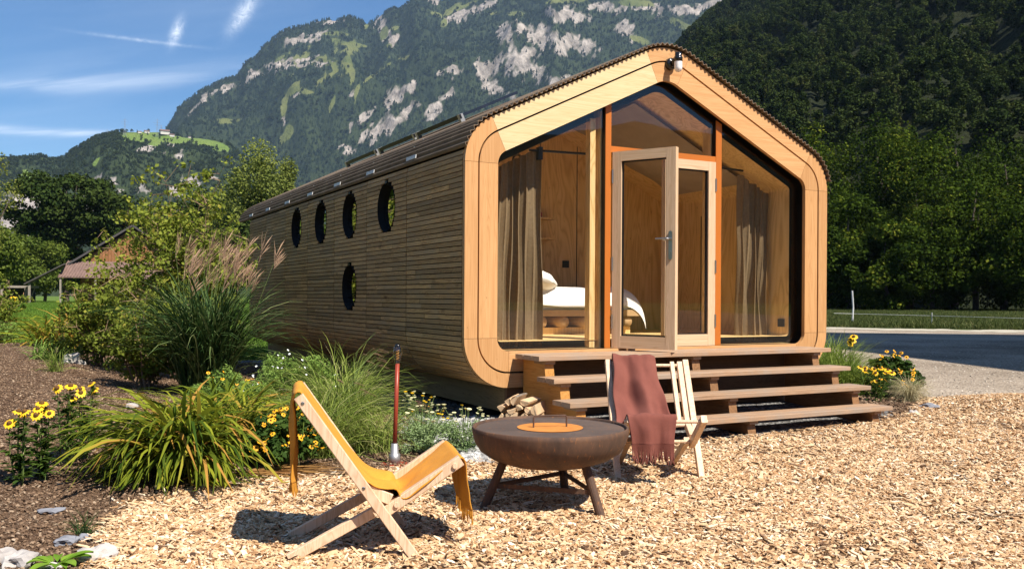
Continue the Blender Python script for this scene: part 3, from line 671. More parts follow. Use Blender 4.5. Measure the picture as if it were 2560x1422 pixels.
strew('wood_chips', CHIPS, 120000, 21, chips, 0.45, 1.35, zoff=0.004, tilt=0.28, dens=lambda x, y: view_dens(x, y) * np.clip(1.0 + 1.5 * fbm(x, y, .5, 4, 12.0), .35, 1.0), label='pale wood chips covering the ground round the fire bowl', category='wood chips')
M['pebble'] = instmat('pebble', [(0.0, (0.13, 0.12, 0.11)), (0.3, (0.28, 0.27, 0.26)), (0.7, (0.45, 0.44, 0.42)), (1.0, (0.68, 0.67, 0.64))])
M['clod'] = instmat('soil_clod', [(0.0, (0.055, 0.032, 0.020)), (0.45, (0.145, 0.088, 0.052)), (0.75, (0.235, 0.152, 0.093)), (0.92, (0.34, 0.25, 0.17)), (1.0, (0.52, 0.44, 0.34))])
peb = [stone_mesh(i, M['pebble'], 0.016) for i in range(8)]
M['yardstone'] = instmat('yard_stone', [(0.0, (0.16, 0.13, 0.10)), (0.4, (0.30, 0.25, 0.20)), (0.8, (0.42, 0.36, 0.29)), (1.0, (0.58, 0.52, 0.44))])
ystone = [stone_mesh(40 + i, M['yardstone'], 0.016) for i in range(5)]
clods = [stone_mesh(20 + i, M['clod'], 0.0075, 1, 0.4) for i in range(8)]
strew('pebbles', [(-0.7, -1.25), (0.3, -1.2), (0.42, -1.1), (0.42, 0.1), (-0.15, 0.6), (-0.45, 0.1)], 5200, 31, peb, 0.6, 1.9, zoff=0.0, label='grey and white pebbles in the strip along the cabin', category='pebbles')
strew('soil_clods', BED, 70000, 33, clods, 0.35, 1.5, zoff=-0.002, label='crumbly brown soil and grit in the flower bed at left', category='soil')
twigs = [chip_mesh(60 + i) for i in range(4)]
M['bark_bit'] = instmat('bark_bit', [(0.0, (0.05, 0.028, 0.016)), (0.6, (0.14, 0.075, 0.04)), (1.0, (0.26, 0.15, 0.085))])
for q in twigs: q.materials[0] = M['bark_bit']
strew('bark_bits', CHIPS, 1500, 23, twigs, 0.5, 1.6, zoff=0.010, tilt=0.25, dens=lambda x, y: view_dens(x, y) * np.clip(.5 + 2.2 * fbm(x, y, .8, 3, 22.0), .1, 1.0), label='dark bark bits mixed among the pale wood chips', category='bark')
strew('soil_clods', BEDR, 5000, 35, clods, 0.8, 2.6, zoff=0.0, dens=None, label='crumbly soil of the small bed right of the steps', category='soil')
YN = [(5.6, -0.3), (7.0, -1.8), (14, -4.5), (26, 6), (16, 16), (6.5, 5)]
strew('yard_stones', YN, 9000, 37, ystone, 0.25, 1.3, dens=lambda x, y: view_dens(x, y, 3, 9.0, 1.6, 1.0), zoff=-0.03, hf=lambda x, y: x * 0, label='loose stones on the grey gravel yard', category='gravel')
# ------------------------------------------------------------------ the cabin
CW, ZB, ZE, SL = 4.366, 0.39, 2.65, 0.48
def ring(off, nb=12):
    """closed house outline inset by off; every corner rounded with nb steps; index 0 = left wall bottom tangent"""
    k = math.hypot(1, SL)
    pts = [(off, ZB + off), (CW - off, ZB + off), (CW - off, ZE - off * (k - SL)), (CW / 2, ZE + SL * CW / 2 - off * k), (off, ZE - off * (k - SL))]
    rad = [max(.02, .44 - off), max(.02, .44 - off), max(.02, .453 - off), max(.02, .60 - off), max(.02, .453 - off)]
    res, marks = [], []
    for i in range(5):
        p = Vector(pts[i]); a = (Vector(pts[i - 1]) - p).normalized(); b = (Vector(pts[(i + 1) % 5]) - p).normalized()
        ang = a.angle(b); T = rad[i] / math.tan(ang / 2); c = p + (a + b).normalized() * rad[i] / math.sin(ang / 2)
        s, e = p + a * T, p + b * T; v0, v1 = s - c, e - c; th = v0.angle(v1); sg = 1 if v0.x * v1.y - v0.y * v1.x > 0 else -1
        marks.append(len(res))
        for j in range(nb + 1):
            t = sg * th * j / nb; ct, st_ = math.cos(t), math.sin(t)
            res.append((c.x + v0.x * ct - v0.y * st_, c.y + v0.x * st_ + v0.y * ct))
    return res
NB = 12; NP = (NB + 1) * 5
M['frame_wood'] = wood('larch_frame', (0.44, 0.22, 0.085), (0.525, 0.285, 0.12), (0.57, 0.325, 0.15), axis=2, fine=34, along=0.8, vary=0.09, rough=0.5, ring=0.02, bmp=.08, knots=.012)
M['frame_wood_x'] = wood('larch_frame_cross', (0.46, 0.235, 0.095), (0.55, 0.305, 0.135), (0.59, 0.345, 0.165), axis=0, fine=34, along=0.8, vary=0.09, rough=0.5, ring=0.02, bmp=.08, knots=.012)
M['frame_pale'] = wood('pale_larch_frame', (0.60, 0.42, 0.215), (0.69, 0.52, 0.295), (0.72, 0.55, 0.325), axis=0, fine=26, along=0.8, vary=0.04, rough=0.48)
M['cladding'] = wood('weathered_cladding', (0.24, 0.115, 0.040), (0.56, 0.32, 0.125), (0.72, 0.45, 0.19), axis=1, fine=55, along=2.2, vary=0.36, knots=0.20, weather=(0.41, 0.26, 0.13), tone=True)
M['black'] = simple('black_lacquer', (0.006, 0.006, 0.007), (0.009, 0.009, 0.010), rough=0.4)
M['membrane'] = simple('black_membrane', (0.006, 0.006, 0.006), (0.012, 0.012, 0.012), rough=0.8)
M['roofing'] = simple('brown_corrugated_sheet', (0.165, 0.118, 0.082), (0.23, 0.17, 0.12), scale=5, rough=0.85, spec=0.12)
M['ply'] = wood('plywood', (0.58, 0.37, 0.145), (0.73, 0.50, 0.22), (0.77, 0.55, 0.27), axis=2, fine=9, along=0.9, vary=0.05, rough=0.55, ring=0.15, knots=0.05)
M['floor_ply'] = wood('floor_plywood', (0.45, 0.28, 0.11), (0.58, 0.40, 0.18), axis=0, fine=9, along=0.9, vary=0.05, rough=0.5)
M['orange'] = simple('orange_brown_lacquer', (0.46, 0.135, 0.018), (0.43, 0.125, 0.018), scale=3, rough=0.4, spec=0.4)
M['door_wood'] = wood('door_larch', (0.50, 0.33, 0.19), (0.62, 0.44, 0.28), (0.68, 0.50, 0.33), axis=2, fine=45, along=1.0, vary=0.05, rough=0.5)
M['door_wood_x'] = wood('door_larch_rail', (0.50, 0.33, 0.19), (0.62, 0.44, 0.28), (0.68, 0.50, 0.33), axis=0, fine=45, along=1.0, vary=0.05, rough=0.5)
M['glass'] = glassmat('window_glass', (0.95, 0.95, 0.93), 0.8)
M['dark_glass'] = glassmat('porthole_glass', (0.5, 0.5, 0.5), 4.0)
M['steel'] = simple('brushed_steel', (0.55, 0.55, 0.54), (0.45, 0.45, 0.45), rough=0.3, metal=1.0)
M['white'] = simple('white_paint', (0.75, 0.74, 0.72), (0.68, 0.67, 0.65), rough=0.6)
M['beam'] = wood('base_beam', (0.20, 0.125, 0.06), (0.30, 0.20, 0.10), axis=1, vary=0.1, knots=0.04)

cabin = thing('wooden_cabin', 'long timber cabin with rounded pentagonal glazed front and slatted side wall', 'cabin')
# shell: walls, roof deck and underside as one closed tube behind the cladding
def tube_shell(name, off_o, off_i, y0, y1, mat, parent, closed_front=True):
    a, b = ring(off_o, NB), ring(off_i, NB); m = MB(); vs = []
    for y in (y0, y1):
        vs += [(x, y, z) for x, z in a]; vs += [(x, y, z) for x, z in b]
    n = NP; fs = []
    for i in range(n):
        j = (i + 1) % n
        fs += [(i, 2 * n + i, 2 * n + j, j), (n + i, n + j, 3 * n + j, 3 * n + i), (i, j, n + j, n + i), (2 * n + i, 3 * n + i, 3 * n + j, 2 * n + j)]
    m.add(vs, fs); return m.build(name, mat, parent)
def shell_with_holes():
    """dark weatherproof shell; the left wall has round openings for the portholes"""
    a = ring(0.026, NB); b = ring(0.20, NB); m = MB(); n = NP
    y0, y1 = 0.05, 8.56
    skip = n - 1                                     # the edge between left eave corner and left bottom corner
    for i in range(n):
        j = (i + 1) % n
        if i == skip: continue
        m.add([(a[i][0], y0, a[i][1]), (a[i][0], y1, a[i][1]), (a[j][0], y1, a[j][1]), (a[j][0], y0, a[j][1])], [(0, 1, 2, 3)])
        m.add([(b[i][0], y0, b[i][1]), (b[i][0], y1, b[i][1]), (b[j][0], y1, b[j][1]), (b[j][0], y0, b[j][1])], [(3, 2, 1, 0)])
    for i in range(n):
        j = (i + 1) % n
        for y in (y0, y1): m.add([(a[i][0], y, a[i][1]), (a[j][0], y, a[j][1]), (b[j][0], y, b[j][1]), (b[i][0], y, b[i][1])], [(0, 1, 2, 3)])
    zt, zb = a[n - 1][1], a[0][1]; xo = a[0][0]
    return m, zt, zb, xo
WIN = [(1.935, 2.128), (3.15, 2.137), (4.34, 2.141), (5.53, 2.150), (3.17, 1.299)]
WR = 0.262
m_, zt, zb, xo = shell_with_holes()
# left wall sheet with round holes: vertical strips between windows, fans round them
def wall_with_holes(m, x, y0, y1, z0, z1, holes, r, flip=False):
    cols = sorted({y0, y1} | {h[0] - r - .02 for h in holes} | {h[0] + r + .02 for h in holes})
    for ya, yb in zip(cols[:-1], cols[1:]):
        hs = [h for h in holes if ya - 1e-6 <= h[0] - r and h[0] + r <= yb + 1e-6]
        if not hs:
            m.add([(x, ya, z0), (x, yb, z0), (x, yb, z1), (x, ya, z1)], [(0, 1, 2, 3)]); continue
        hs.sort(key=lambda h: h[1]); zc = z0
        for k, h in enumerate(hs):
            za, zb_ = h[1] - r - .02, h[1] + r + .02
            if za > zc: m.add([(x, ya, zc), (x, yb, zc), (x, yb, za), (x, ya, za)], [(0, 1, 2, 3)])
            S = 32; vs = []; 
            for i in range(S):
                t = 2 * PI * i / S; c_, s_ = math.cos(t), math.sin(t); vs.append((x, h[0] + r * c_, h[1] + r * s_))
            for i in range(S):
                t = 2 * PI * i / S; c_, s_ = math.cos(t), math.sin(t); q = 1 / max(abs(c_), abs(s_))
                yy = min(max(h[0] + (r + .02) * c_ * q, ya), yb); 
                if c_ * q > .999: yy = yb
                if c_ * q < -.999: yy = ya
                vs.append((x, yy, h[1] + (r + .02) * s_ * q))
            m.add(vs, [(i, (i + 1) % S, S + (i + 1) % S, S + i) for i in range(S)])
            zc = zb_
        if zc < z1: m.add([(x, ya, zc), (x, yb, zc), (x, yb, z1), (x, ya, z1)], [(0, 1, 2, 3)])
# windows 1.. in their own columns: the two of column y=3.15/3.17 share one
hl = [(1.935, 2.128), (3.16, 2.137), (4.34, 2.141), (5.53, 2.150), (3.16, 1.299)]
WIN = hl
wall_with_holes(m_, xo, 0.05, 8.56, zb, zt, hl, WR)
wall_with_holes(m_, 0.20, 0.05, 8.56, ring(0.20, NB)[0][1], ring(0.20, NB)[NP - 1][1], hl, WR)
for hy, hz in hl:
    S = 32; vs = []
    for x in (0.004, 0.20):
        vs += [(x, hy + WR * math.cos(2 * PI * i / S), hz + WR * math.sin(2 * PI * i / S)) for i in range(S)]
    m_.add(vs, [(i, (i + 1) % S, S + (i + 1) % S, S + i) for i in range(S)])
m_.build('wall', M['membrane'], cabin)
# cladding boards, row by row along the outline of the left wall
A = ring(0.0, 40)
path = [Vector((p[0], p[1])) for p in A[10:41][::-1]]          # underside corner ... we walk from x=0 bottom tangent
A12 = ring(0.0, 40)
corner_b = [Vector(p) for p in A12[0:41]]                       # left wall -> underside (bottom-left corner)
corner_t = [Vector(p) for p in A12[41 * 4:41 * 5]]              # roof -> left wall (top-left corner)
outline = corner_b[::-1][6:] + corner_t[::-1][:12]              # from underside up to the eave
if outline[0].y > outline[-1].y: outline = outline[::-1]
cum = [0.0]
for p, q in zip(outline[:-1], outline[1:]): cum.append(cum[-1] + (q - p).length)
def on_outline(s):
    s = min(max(s, 0), cum[-1]); k = 0
    while k < len(cum) - 2 and cum[k + 1] < s: k += 1
    t = (s - cum[k]) / max(1e-9, cum[k + 1] - cum[k]); p = outline[k].lerp(outline[k + 1], t); d = (outline[k + 1] - outline[k]).normalized()
    return p, Vector((d.y, -d.x))       # point and inward/outward normal
PITCH = 0.0465; rows = int(cum[-1] / PITCH)
SEG = [0.05] + [1.356 + 1.2 * k for k in range(7)]
wallp = cabin.children[0]
far_b = MB(); nboards = 0
rb = random.Random(3)
def board(m, s0, s1, ya, yb, tone, proud):
    p, n_ = on_outline(s0); q, n2 = on_outline(s1)
    if n_.x < 0: n_ = -n_
    if n2.x < 0: n2 = -n2
    n_ = n_.normalized(); n2 = n2.normalized()
    vs = []
    for y in (ya, yb):
        for pt, nn_, d in ((p, n_, -proud), (q, n2, -proud), (q, n2, 0.020), (p, n_, 0.020)):
            vs.append((pt.x + nn_.x * d, y, pt.y + nn_.y * d))
    m.add(vs, [(0, 1, 2, 3), (7, 6, 5, 4), (0, 4, 5, 1), (1, 5, 6, 2), (2, 6, 7, 3), (3, 7, 4, 0)], tone)
tone_row = [rb.random() for _ in range(rows)]
for sgi in range(len(SEG) - 1):
    ya, yb = SEG[sgi] + .007, SEG[sgi + 1] - .007
    segtone = rb.uniform(-.06, .06)
    for r_ in range(rows):
        s0, s1 = r_ * PITCH + 0.0035, (r_ + 1) * PITCH - 0.0045
        zmid = on_outline((s0 + s1) / 2)[0].y; z0_ = on_outline(s0)[0].y; z1_ = on_outline(s1)[0].y
        spans = [(ya, yb)]
        for hy, hz in WIN:
            if ya < hy < yb and abs(zmid - hz) < WR + 0.02:
                dz = min(abs(z0_ - hz), abs(z1_ - hz)) if (z0_ - hz) * (z1_ - hz) > 0 else 0.0
                if dz < WR:
                    c_ = math.sqrt(WR * WR - dz * dz); spans = [(ya, hy - c_), (hy + c_, yb)]
        if len(spans) == 1 and rb.random() < 0.62:
            c_ = rb.uniform(ya + .15, yb - .15); spans = [(ya, c_ - .0012), (c_ + .0012, yb)]
        for a_, b_ in spans:
            if b_ - a_ < .02: continue
            t_ = min(1, max(0, 0.25 + 0.3 * tone_row[r_] + segtone + rb.uniform(-.25, .45)))
            if sgi < 4 and nboards < 297:
                bm_ = MB(); board(bm_, s0, s1, a_, b_, t_, rb.uniform(0, .0025)); bm_.build('board', M['cladding'], cabin); nboards += 1
            else: board(far_b, s0, s1, a_, b_, t_, rb.uniform(0, .0025))
far_b.build('far_boards', M['cladding'], cabin, kind='stuff')
# portholes
for hy, hz in WIN:
    w = MB(); S = 32
    w.lathe([(WR - .004, -.006), (WR - .004, .19), (WR - .035, .19), (WR - .035, .052)], S, (0, hy, hz), axis='X')
    o = w.build('window', M['membrane'], cabin, smooth=True, label='round porthole window in the slatted side wall')
    g_ = MB(); g_.lathe([(0.0005, .055), (WR - .03, .055)], S, (0, hy, hz), axis='X'); g_.build('pane', M['dark_glass'], o)
    c_ = MB(); c_.bbox(-.008, .02, hy - .03, hy + .03, hz + WR - .01, hz + WR + .018); c_.build('drip_cap', M['black'], o)
# gap strip between cladding and front frame
# front frame: two rings of boards
RO = {k: ring(k, NB) for k in (0.0, 0.126, 0.142, 0.323, -0.006)}
def strip(name, oa, ob, i0, i1, y0, y1, mat, parent, label=None):
    a, b = RO.get(oa) or ring(oa, NB), RO.get(ob) or ring(ob, NB); idx = [(i0 + k) % NP for k in range((i1 - i0) % NP + 1)]
    m = MB(); n = len(idx); vs = []
    A_, B_ = [Vector(a[i]) for i in idx], [Vector(b[i]) for i in idx]
    if i1 - i0 < NP:                                  # hairline joint at both ends of a board
        for L_ in (A_, B_):
            s_, e_ = (L_[1] - L_[0]).normalized() * .0014, (L_[-2] - L_[-1]).normalized() * .0014; L_[0] = L_[0] + s_; L_[-1] = L_[-1] + e_
    for y in (y0, y1): vs += [(p.x, y, p.y) for p in A_]; vs += [(p.x, y, p.y) for p in B_]
    fs = []
    for k in range(n - 1):
        fs += [(k, k + 1, n + k + 1, n + k), (2 * n + k, 3 * n + k, 3 * n + k + 1, 2 * n + k + 1), (k, 2 * n + k, 2 * n + k + 1, k + 1), (n + k, n + k + 1, 3 * n + k + 1, 3 * n + k)]
    fs += [(0, n, 3 * n, 2 * n), (n - 1, 2 * n + n - 1, 4 * n - 1, 2 * n - 1)]
    m.add(vs, fs); return m.build(name, mat, parent, **({'label': label} if label else {}))
q_ = NB + 1
PIECES = [(0, NB, 'frame_wood'), (NB, q_, 'frame_wood_x'), (q_, q_ + NB, 'frame_wood'), (q_ + NB, 2 * q_, 'frame_wood'), (2 * q_, 2 * q_ + NB, 'frame_wood'),
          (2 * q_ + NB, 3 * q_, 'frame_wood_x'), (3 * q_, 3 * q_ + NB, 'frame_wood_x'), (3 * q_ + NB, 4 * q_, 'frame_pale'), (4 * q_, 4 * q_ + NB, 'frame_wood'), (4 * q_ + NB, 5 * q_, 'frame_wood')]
front = bpy.data.objects.new('front_frame', None); C.objects.link(front); front.parent = cabin
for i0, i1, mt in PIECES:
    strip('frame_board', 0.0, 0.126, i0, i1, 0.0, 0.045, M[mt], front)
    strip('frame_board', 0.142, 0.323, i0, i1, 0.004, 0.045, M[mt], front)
strip('frame_joint', 0.120, 0.150, 0, NP, 0.030, 0.048, M['black'], front)
strip('edge_strip', -0.006, 0.002, 0, NP, 0.012, 0.052, M['black'], front)
# recess: dark reveal between the frame and the glass
strip('reveal', 0.319, 0.340, 0, NP, 0.046, 0.108, M['black'], cabin)
# rear frame and open porch end
strip('rear_frame', 0.0, 0.30, 0, NP, 9.42, 9.50, M['membrane'], cabin)
strip('rear_deck', 0.03, 0.07, NB // 2, q_ + NB // 2, 8.56, 9.42, M['beam'], cabin)
strip('roof_deck', 0.0, 0.05, 3 * q_ - NB - 4, 5 * q_ - 6, 8.56, 9.42, M['roofing'], cabin)
# corrugated roof sheets
def roof_sheets():
    base = ring(-0.012, 60); n60 = 61
    pts = [Vector(p) for p in base[2 * n60 + 12: 5 * n60 - 14]]      # right eave over the apex to the left eave
    cu = [0.0]
    for p, q in zip(pts[:-1], pts[1:]): cu.append(cu[-1] + (q - p).length)
    L = cu[-1]; pitch = 0.056; ns_ = int(L / pitch * 8); res = []
    k = 0
    for i in range(ns_ + 1):
        s = L * i / ns_
        while k < len(cu) - 2 and cu[k + 1] < s: k += 1
        t = (s - cu[k]) / max(1e-9, cu[k + 1] - cu[k]); p = pts[k].lerp(pts[k + 1], t); d = (pts[k + 1] - pts[k]).normalized(); n_ = Vector((d.y, -d.x))
        if n_.y < 0 or (abs(n_.y) < .2 and (n_.x * (p.x - CW / 2)) < 0): n_ = -n_
        res.append((p, n_, s))
    def sh(y0, y1, lift):
        m = MB(); vs = []
        for y in (y0, y1):
            for o_ in (0.0, 0.006):
                for p, n_, s in res:
                    h = 0.0115 * (1 + math.cos(2 * PI * s / pitch)) + lift + o_; vs.append((p.x + n_.x * h, y, p.y + n_.y * h))
        n = len(res); fs = []
        for i in range(n - 1):
            fs += [(i, i + 1, 2 * n + i + 1, 2 * n + i), (n + i, 3 * n + i, 3 * n + i + 1, n + i + 1)]
        m.add(vs, fs)                                  # the cut ends get corners of their own, so the waves shade evenly
        m.add(vs, [q for i in range(n - 1) for q in ((i, n + i, n + i + 1, i + 1), (2 * n + i, 2 * n + i + 1, 3 * n + i + 1, 3 * n + i))])
        m.add([vs[0], vs[2 * n], vs[3 * n], vs[n], vs[n - 1], vs[2 * n - 1], vs[4 * n - 1], vs[3 * n - 1]], [(0, 1, 2, 3), (4, 5, 6, 7)]); return m
    ys = [-0.035] + SEG[1:] + [9.52]
    for i in range(len(ys) - 1):
        sh(ys[i], ys[i + 1] + (0.03 if i < len(ys) - 2 else 0), 0.0 if i % 2 else 0.0008).build('roof_sheet', M['roofing'], cabin, smooth=True)
    # screws along each sheet joint
    sc = MB()
    for yy in ys[1:-1]:
        for i in range(9, len(res) // 1, 18):
            p, n_, s = res[i]
            if p.x < CW / 2: sc.box((p.x + n_.x * .026, yy + .015, p.y + n_.y * .026), (.012, .012, .008))
    sc.build('roof_screws', M['steel'], cabin, kind='stuff')
roof_sheets()
for k in range(7):
    yy = SEG[k + 1]
    m = MB(); m.box((-0.008, yy - .13, 2.552), (0.006, 0.25, 0.036), Matrix.Rotation(0.12, 3, 'Y')); m.build('joint_clip', M['white'], cabin)
# base beams and blocks
for x in (0.55, 3.8):
    m = MB(); m.bbox(x - .06, x + .06, .12, 9.3, .15, .386); m.build('base_beam', M['beam'], cabin)
m = MB(); m.bbox(.62, 3.73, .12, .20, .15, .386); m.build('base_beam', M['beam'], cabin)
for y in (0.6, 3.0, 5.4, 7.8):
    for x in (0.55, 3.8):
        m = MB(); m.bbox(x - .14, x + .14, y - .14, y + .14, -.05, .149); m.build('foundation_block', M['membrane'], cabin)

# posts, transom, glazing
POST = [(1.507, 1.571), (2.861, 2.935)]
ztop = lambda x, off=.323: ZE + SL * min(x, CW - x) - off * math.hypot(1, SL)
for x0, x1 in POST:
    m = MB(); zt0, zt1 = ztop(x0, .33), ztop(x1, .33)
    m.add([(x0, .075, .713), (x1, .075, .713), (x1, .075, zt1), (x0, .075, zt0), (x0, .085, .713), (x1, .085, .713), (x1, .085, zt1), (x0, .085, zt0)],
          [(0, 1, 2, 3), (7, 6, 5, 4), (0, 4, 5, 1), (1, 5, 6, 2), (2, 6, 7, 3), (3, 7, 4, 0)])
    o = m.build('post', M['orange'], cabin, label='orange brown cover strip of the glazing post')
    m = MB(); m.bbox(x0 + .002, x1 - .002, .0852, .149, .713, min(zt0, zt1)); m.build('core', M['black'], o)
    m = MB(); m.bbox(x0 - .01, x1 + .01, .1492, .27, .713, min(zt0, zt1) - .03); m.build('inner_post', M['ply'], o)
m = MB(); m.bbox(1.571, 2.861, .078, .14, 2.577, 2.637); m.build('transom', M['orange'], cabin)
m = MB(); m.bbox(.36, 4.0, .10, .16, .700, .7135); m.build('sill', M['black'], cabin)
inn = ring(0.335, NB)
def pane(x0, x1, z0=None, name='pane'):
    """glass between two posts up to the sloping frame"""
    pts = []
    for x, z in inn:
        if x0 - 1e-6 <= x <= x1 + 1e-6 and (z0 is None or z > z0): pts.append((x, z))
    def zr(x): return ZE + SL * min(x, CW - x) - .335 * math.hypot(1, SL)
    lo = z0 if z0 is not None else .714
    if x0 > .4: pts += [(x0, lo), (x0, zr(x0))]
    if x1 < 3.9: pts += [(x1, lo), (x1, zr(x1))]
    c = (sum(p[0] for p in pts) / len(pts), sum(p[1] for p in pts) / len(pts))
    pts = sorted(set((round(a, 4), round(b, 4)) for a, b in pts), key=lambda p: math.atan2(p[1] - c[1], p[0] - c[0]))
    m = MB(); m.add([(x, .104, z) for x, z in pts], [tuple(range(len(pts)))]); return m.build(name, M['glass'], cabin)
pane(0.33, 1.505); pane(2.937, 4.04); pane(1.573, 2.859, 2.637)
# mullion wood seen behind the left and right panes
m = MB(); m.bbox(1.395, 1.455, .17, .25, .72, 2.90); m.build('inner_stud', M['ply'], cabin)
strip('inner_lining', 0.338, 0.40, 0, NP, .112, .20, M['ply'], cabin)

# the double door
def door_leaf(name, w, h, parent, loc, rz, handle, label):
    """leaf hinged at local x=0, opening face -y"""
    o = bpy.data.objects.new(name, None); C.objects.link(o); o.parent = parent; o.location = loc; o.rotation_euler = (0, 0, rz); o['label'] = label
    s, t, bt = .092, .07, .115; d = .062
    for x0, x1 in ((0, s), (w - s, w)):
        m = MB(); m.bbox(x0, x1, 0, d, 0, h); m.build('stile', M['door_wood'], o)
    m = MB(); m.bbox(s + .0005, w - s - .0005, .001, d - .001, 0, bt); m.build('rail', M['door_wood_x'], o)
    m = MB(); m.bbox(s + .0005, w - s - .0005, .001, d - .001, h - s, h); m.build('rail', M['door_wood_x'], o)
    m = MB()
    for x0, x1, z0, z1 in ((s, s + .012, bt, h - s), (w - s - .012, w - s, bt, h - s), (s + .012, w - s - .012, bt, bt + .012), (s + .012, w - s - .012, h - s - .012, h - s)):
        m.bbox(x0, x1, .020, .042, z0, z1)
    m.build('seal', M['black'], o)
    m = MB(); m.add([(s, .030, bt), (w - s, .030, bt), (w - s, .030, h - s), (s, .030, h - s)], [(0, 1, 2, 3)]); m.build('pane', M['glass'], o)
    if handle:
        for sd in (-1, 1):
            yy = -.006 if sd < 0 else d + .006
            m = MB(); hx = w - s / 2; hz = 1.02
            pr = [(hx + .017 * math.cos(a), hz - .06 + (.115 if math.sin(a) > 0 else -.115) + .017 * math.sin(a)) for a in [2 * PI * i / 24 for i in range(24)]]
            vs = [(x, yy - .004, z) for x, z in pr] + [(x, yy + .004, z) for x, z in pr]
            m.add(vs, [tuple(range(24)), tuple(range(24, 48))[::-1]] + [(i, (i + 1) % 24, 24 + (i + 1) % 24, 24 + i) for i in range(24)])
            m.tube([(hx, yy, hz), (hx, yy + sd * .045, hz), (hx - .012, yy + sd * .052, hz), (hx - .125, yy + sd * .052, hz)], .0085, 10)
            m.lathe([(0.001, 0), (.009, 0), (.009, sd * .012), (.001, sd * .012)], 12, (hx, yy, hz - .12), axis='Y')
            m.build('handle', M['steel'], o)
    return o
for z in (.90, 1.45, 2.28):
    for x in (1.578, 2.852):
        m = MB(); m.tube([(x, .062, z), (x, .062, z + .13)], .008, 8); m.build('hinge', M['steel'], cabin)
HD = 1.862
door_leaf('door', .640, HD, cabin, (1.580, .066, .716), -R(60.5), True, 'left door leaf standing open outwards, with lever handle')
dr = door_leaf('door', .640, HD, cabin, (2.852, .128, .716), PI, False, 'right door leaf, closed')

# room behind the glass
ROOM = 2.35
rg = ring(0.40, NB); m = MB()
for i in range(NP):
    j = (i + 1) % NP
    m.add([(rg[i][0], .16, rg[i][1]), (rg[i][0], ROOM, rg[i][1]), (rg[j][0], ROOM, rg[j][1]), (rg[j][0], .16, rg[j][1])], [(0, 1, 2, 3)])
room = m.build('room_lining', M['ply'], cabin)
m = MB(); m.bbox(.36, 4.0, .16, ROOM, .690, .7145); m.build('floor', M['floor_ply'], cabin)
for x0, x1, y in ((0.3, 1.24, ROOM), (1.244, 2.10, ROOM + .001), (2.104, 2.183, ROOM), (2.1832, 2.62, ROOM), (2.624, 4.1, ROOM + .001)):
    x0 = max(x0, .38); x1 = min(x1, CW - .38); rt = lambda x: ZE + SL * min(x, CW - x) - .40
    if x0 < CW / 2 < x1 - .05 and x1 > 2.3: pass
    m = MB(); m.add([(x0, y - .012, .70), (x1, y - .012, .70), (x1, y - .012, rt(x1)), (x0, y - .012, rt(x0)), (x0, y, .70), (x1, y, .70), (x1, y, rt(x1)), (x0, y, rt(x0))],
        [(0, 1, 2, 3), (7, 6, 5, 4), (0, 4, 5, 1), (1, 5, 6, 2), (2, 6, 7, 3), (3, 7, 4, 0)])
    m.build('back_panel', M['ply'], cabin)
rp = ring(.39, NB); m = MB(); m.add([(x, ROOM + .02, z) for x, z in rp], [tuple(range(NP))]); m.build('partition', M['membrane'], cabin)
for p0, p1 in (((3.955, .9, .72), (3.955, .9, 2.2)), ((3.955, 1.6, .72), (3.955, 1.6, 2.2)), ((3.955, .2, 2.21), (3.955, 2.3, 2.21))):
    m = MB(); m.bar(p0, p1, .006, .006); m.build('panel_joint', M['black'], cabin)
for c_, d_ in (((2.46, ROOM - .02, 1.60), (.085, .02, .085)), ((3.955, .26, .93), (.02, .085, .085))):
    m = MB(); m.box(c_, d_); m.build('socket', M['black'], cabin)
m = MB(); m.bbox(3.94, 3.962, 1.52, 1.56, 1.56, 1.78); m.build('cupboard_handle', M['black'], cabin)
for k_ in (2.10, 2.62):
    m = MB(); m.bbox(k_ - .004, k_ + .004, ROOM - .018, ROOM - .0125, .72, ZE + SL * min(k_, CW - k_) - .42); m.build('panel_joint', M['black'], cabin)
for z in (2.12, 1.88):
    m = MB(); m.bbox(1.70, 2.22, 2.17, ROOM - .013, z, z + .02); m.build('shelf', M['ply'], cabin)
m = MB(); m.tube([(.86, .40, 2.585), (1.50, .40, 2.60)], .012, 8); m.build('curtain_rod', M['black'], cabin)
m = MB(); m.tube([(2.94, .40, 2.60), (3.52, .40, 2.58)], .012, 8); m.build('curtain_rod', M['black'], cabin)
m = MB(); m.bbox(.95, .99, .37, .43, 2.50, 2.62); m.build('rod_bracket', M['black'], cabin)
# cable loop hanging under the ceiling
m = MB()
for r_, a_ in ((.085, 0), (.075, .3), (.065, -.2)):
    m.tube([(1.22 + r_ * .75 * math.cos(t + a_), 1.3, 2.62 + r_ * math.sin(t + a_)) for t in [2 * PI * k / 20 for k in range(21)]], .004, 5, False)
tag(m.build('cable_coil', M['black']), 'thin black cable coil hanging inside the left pane under the ceiling', 'cable')

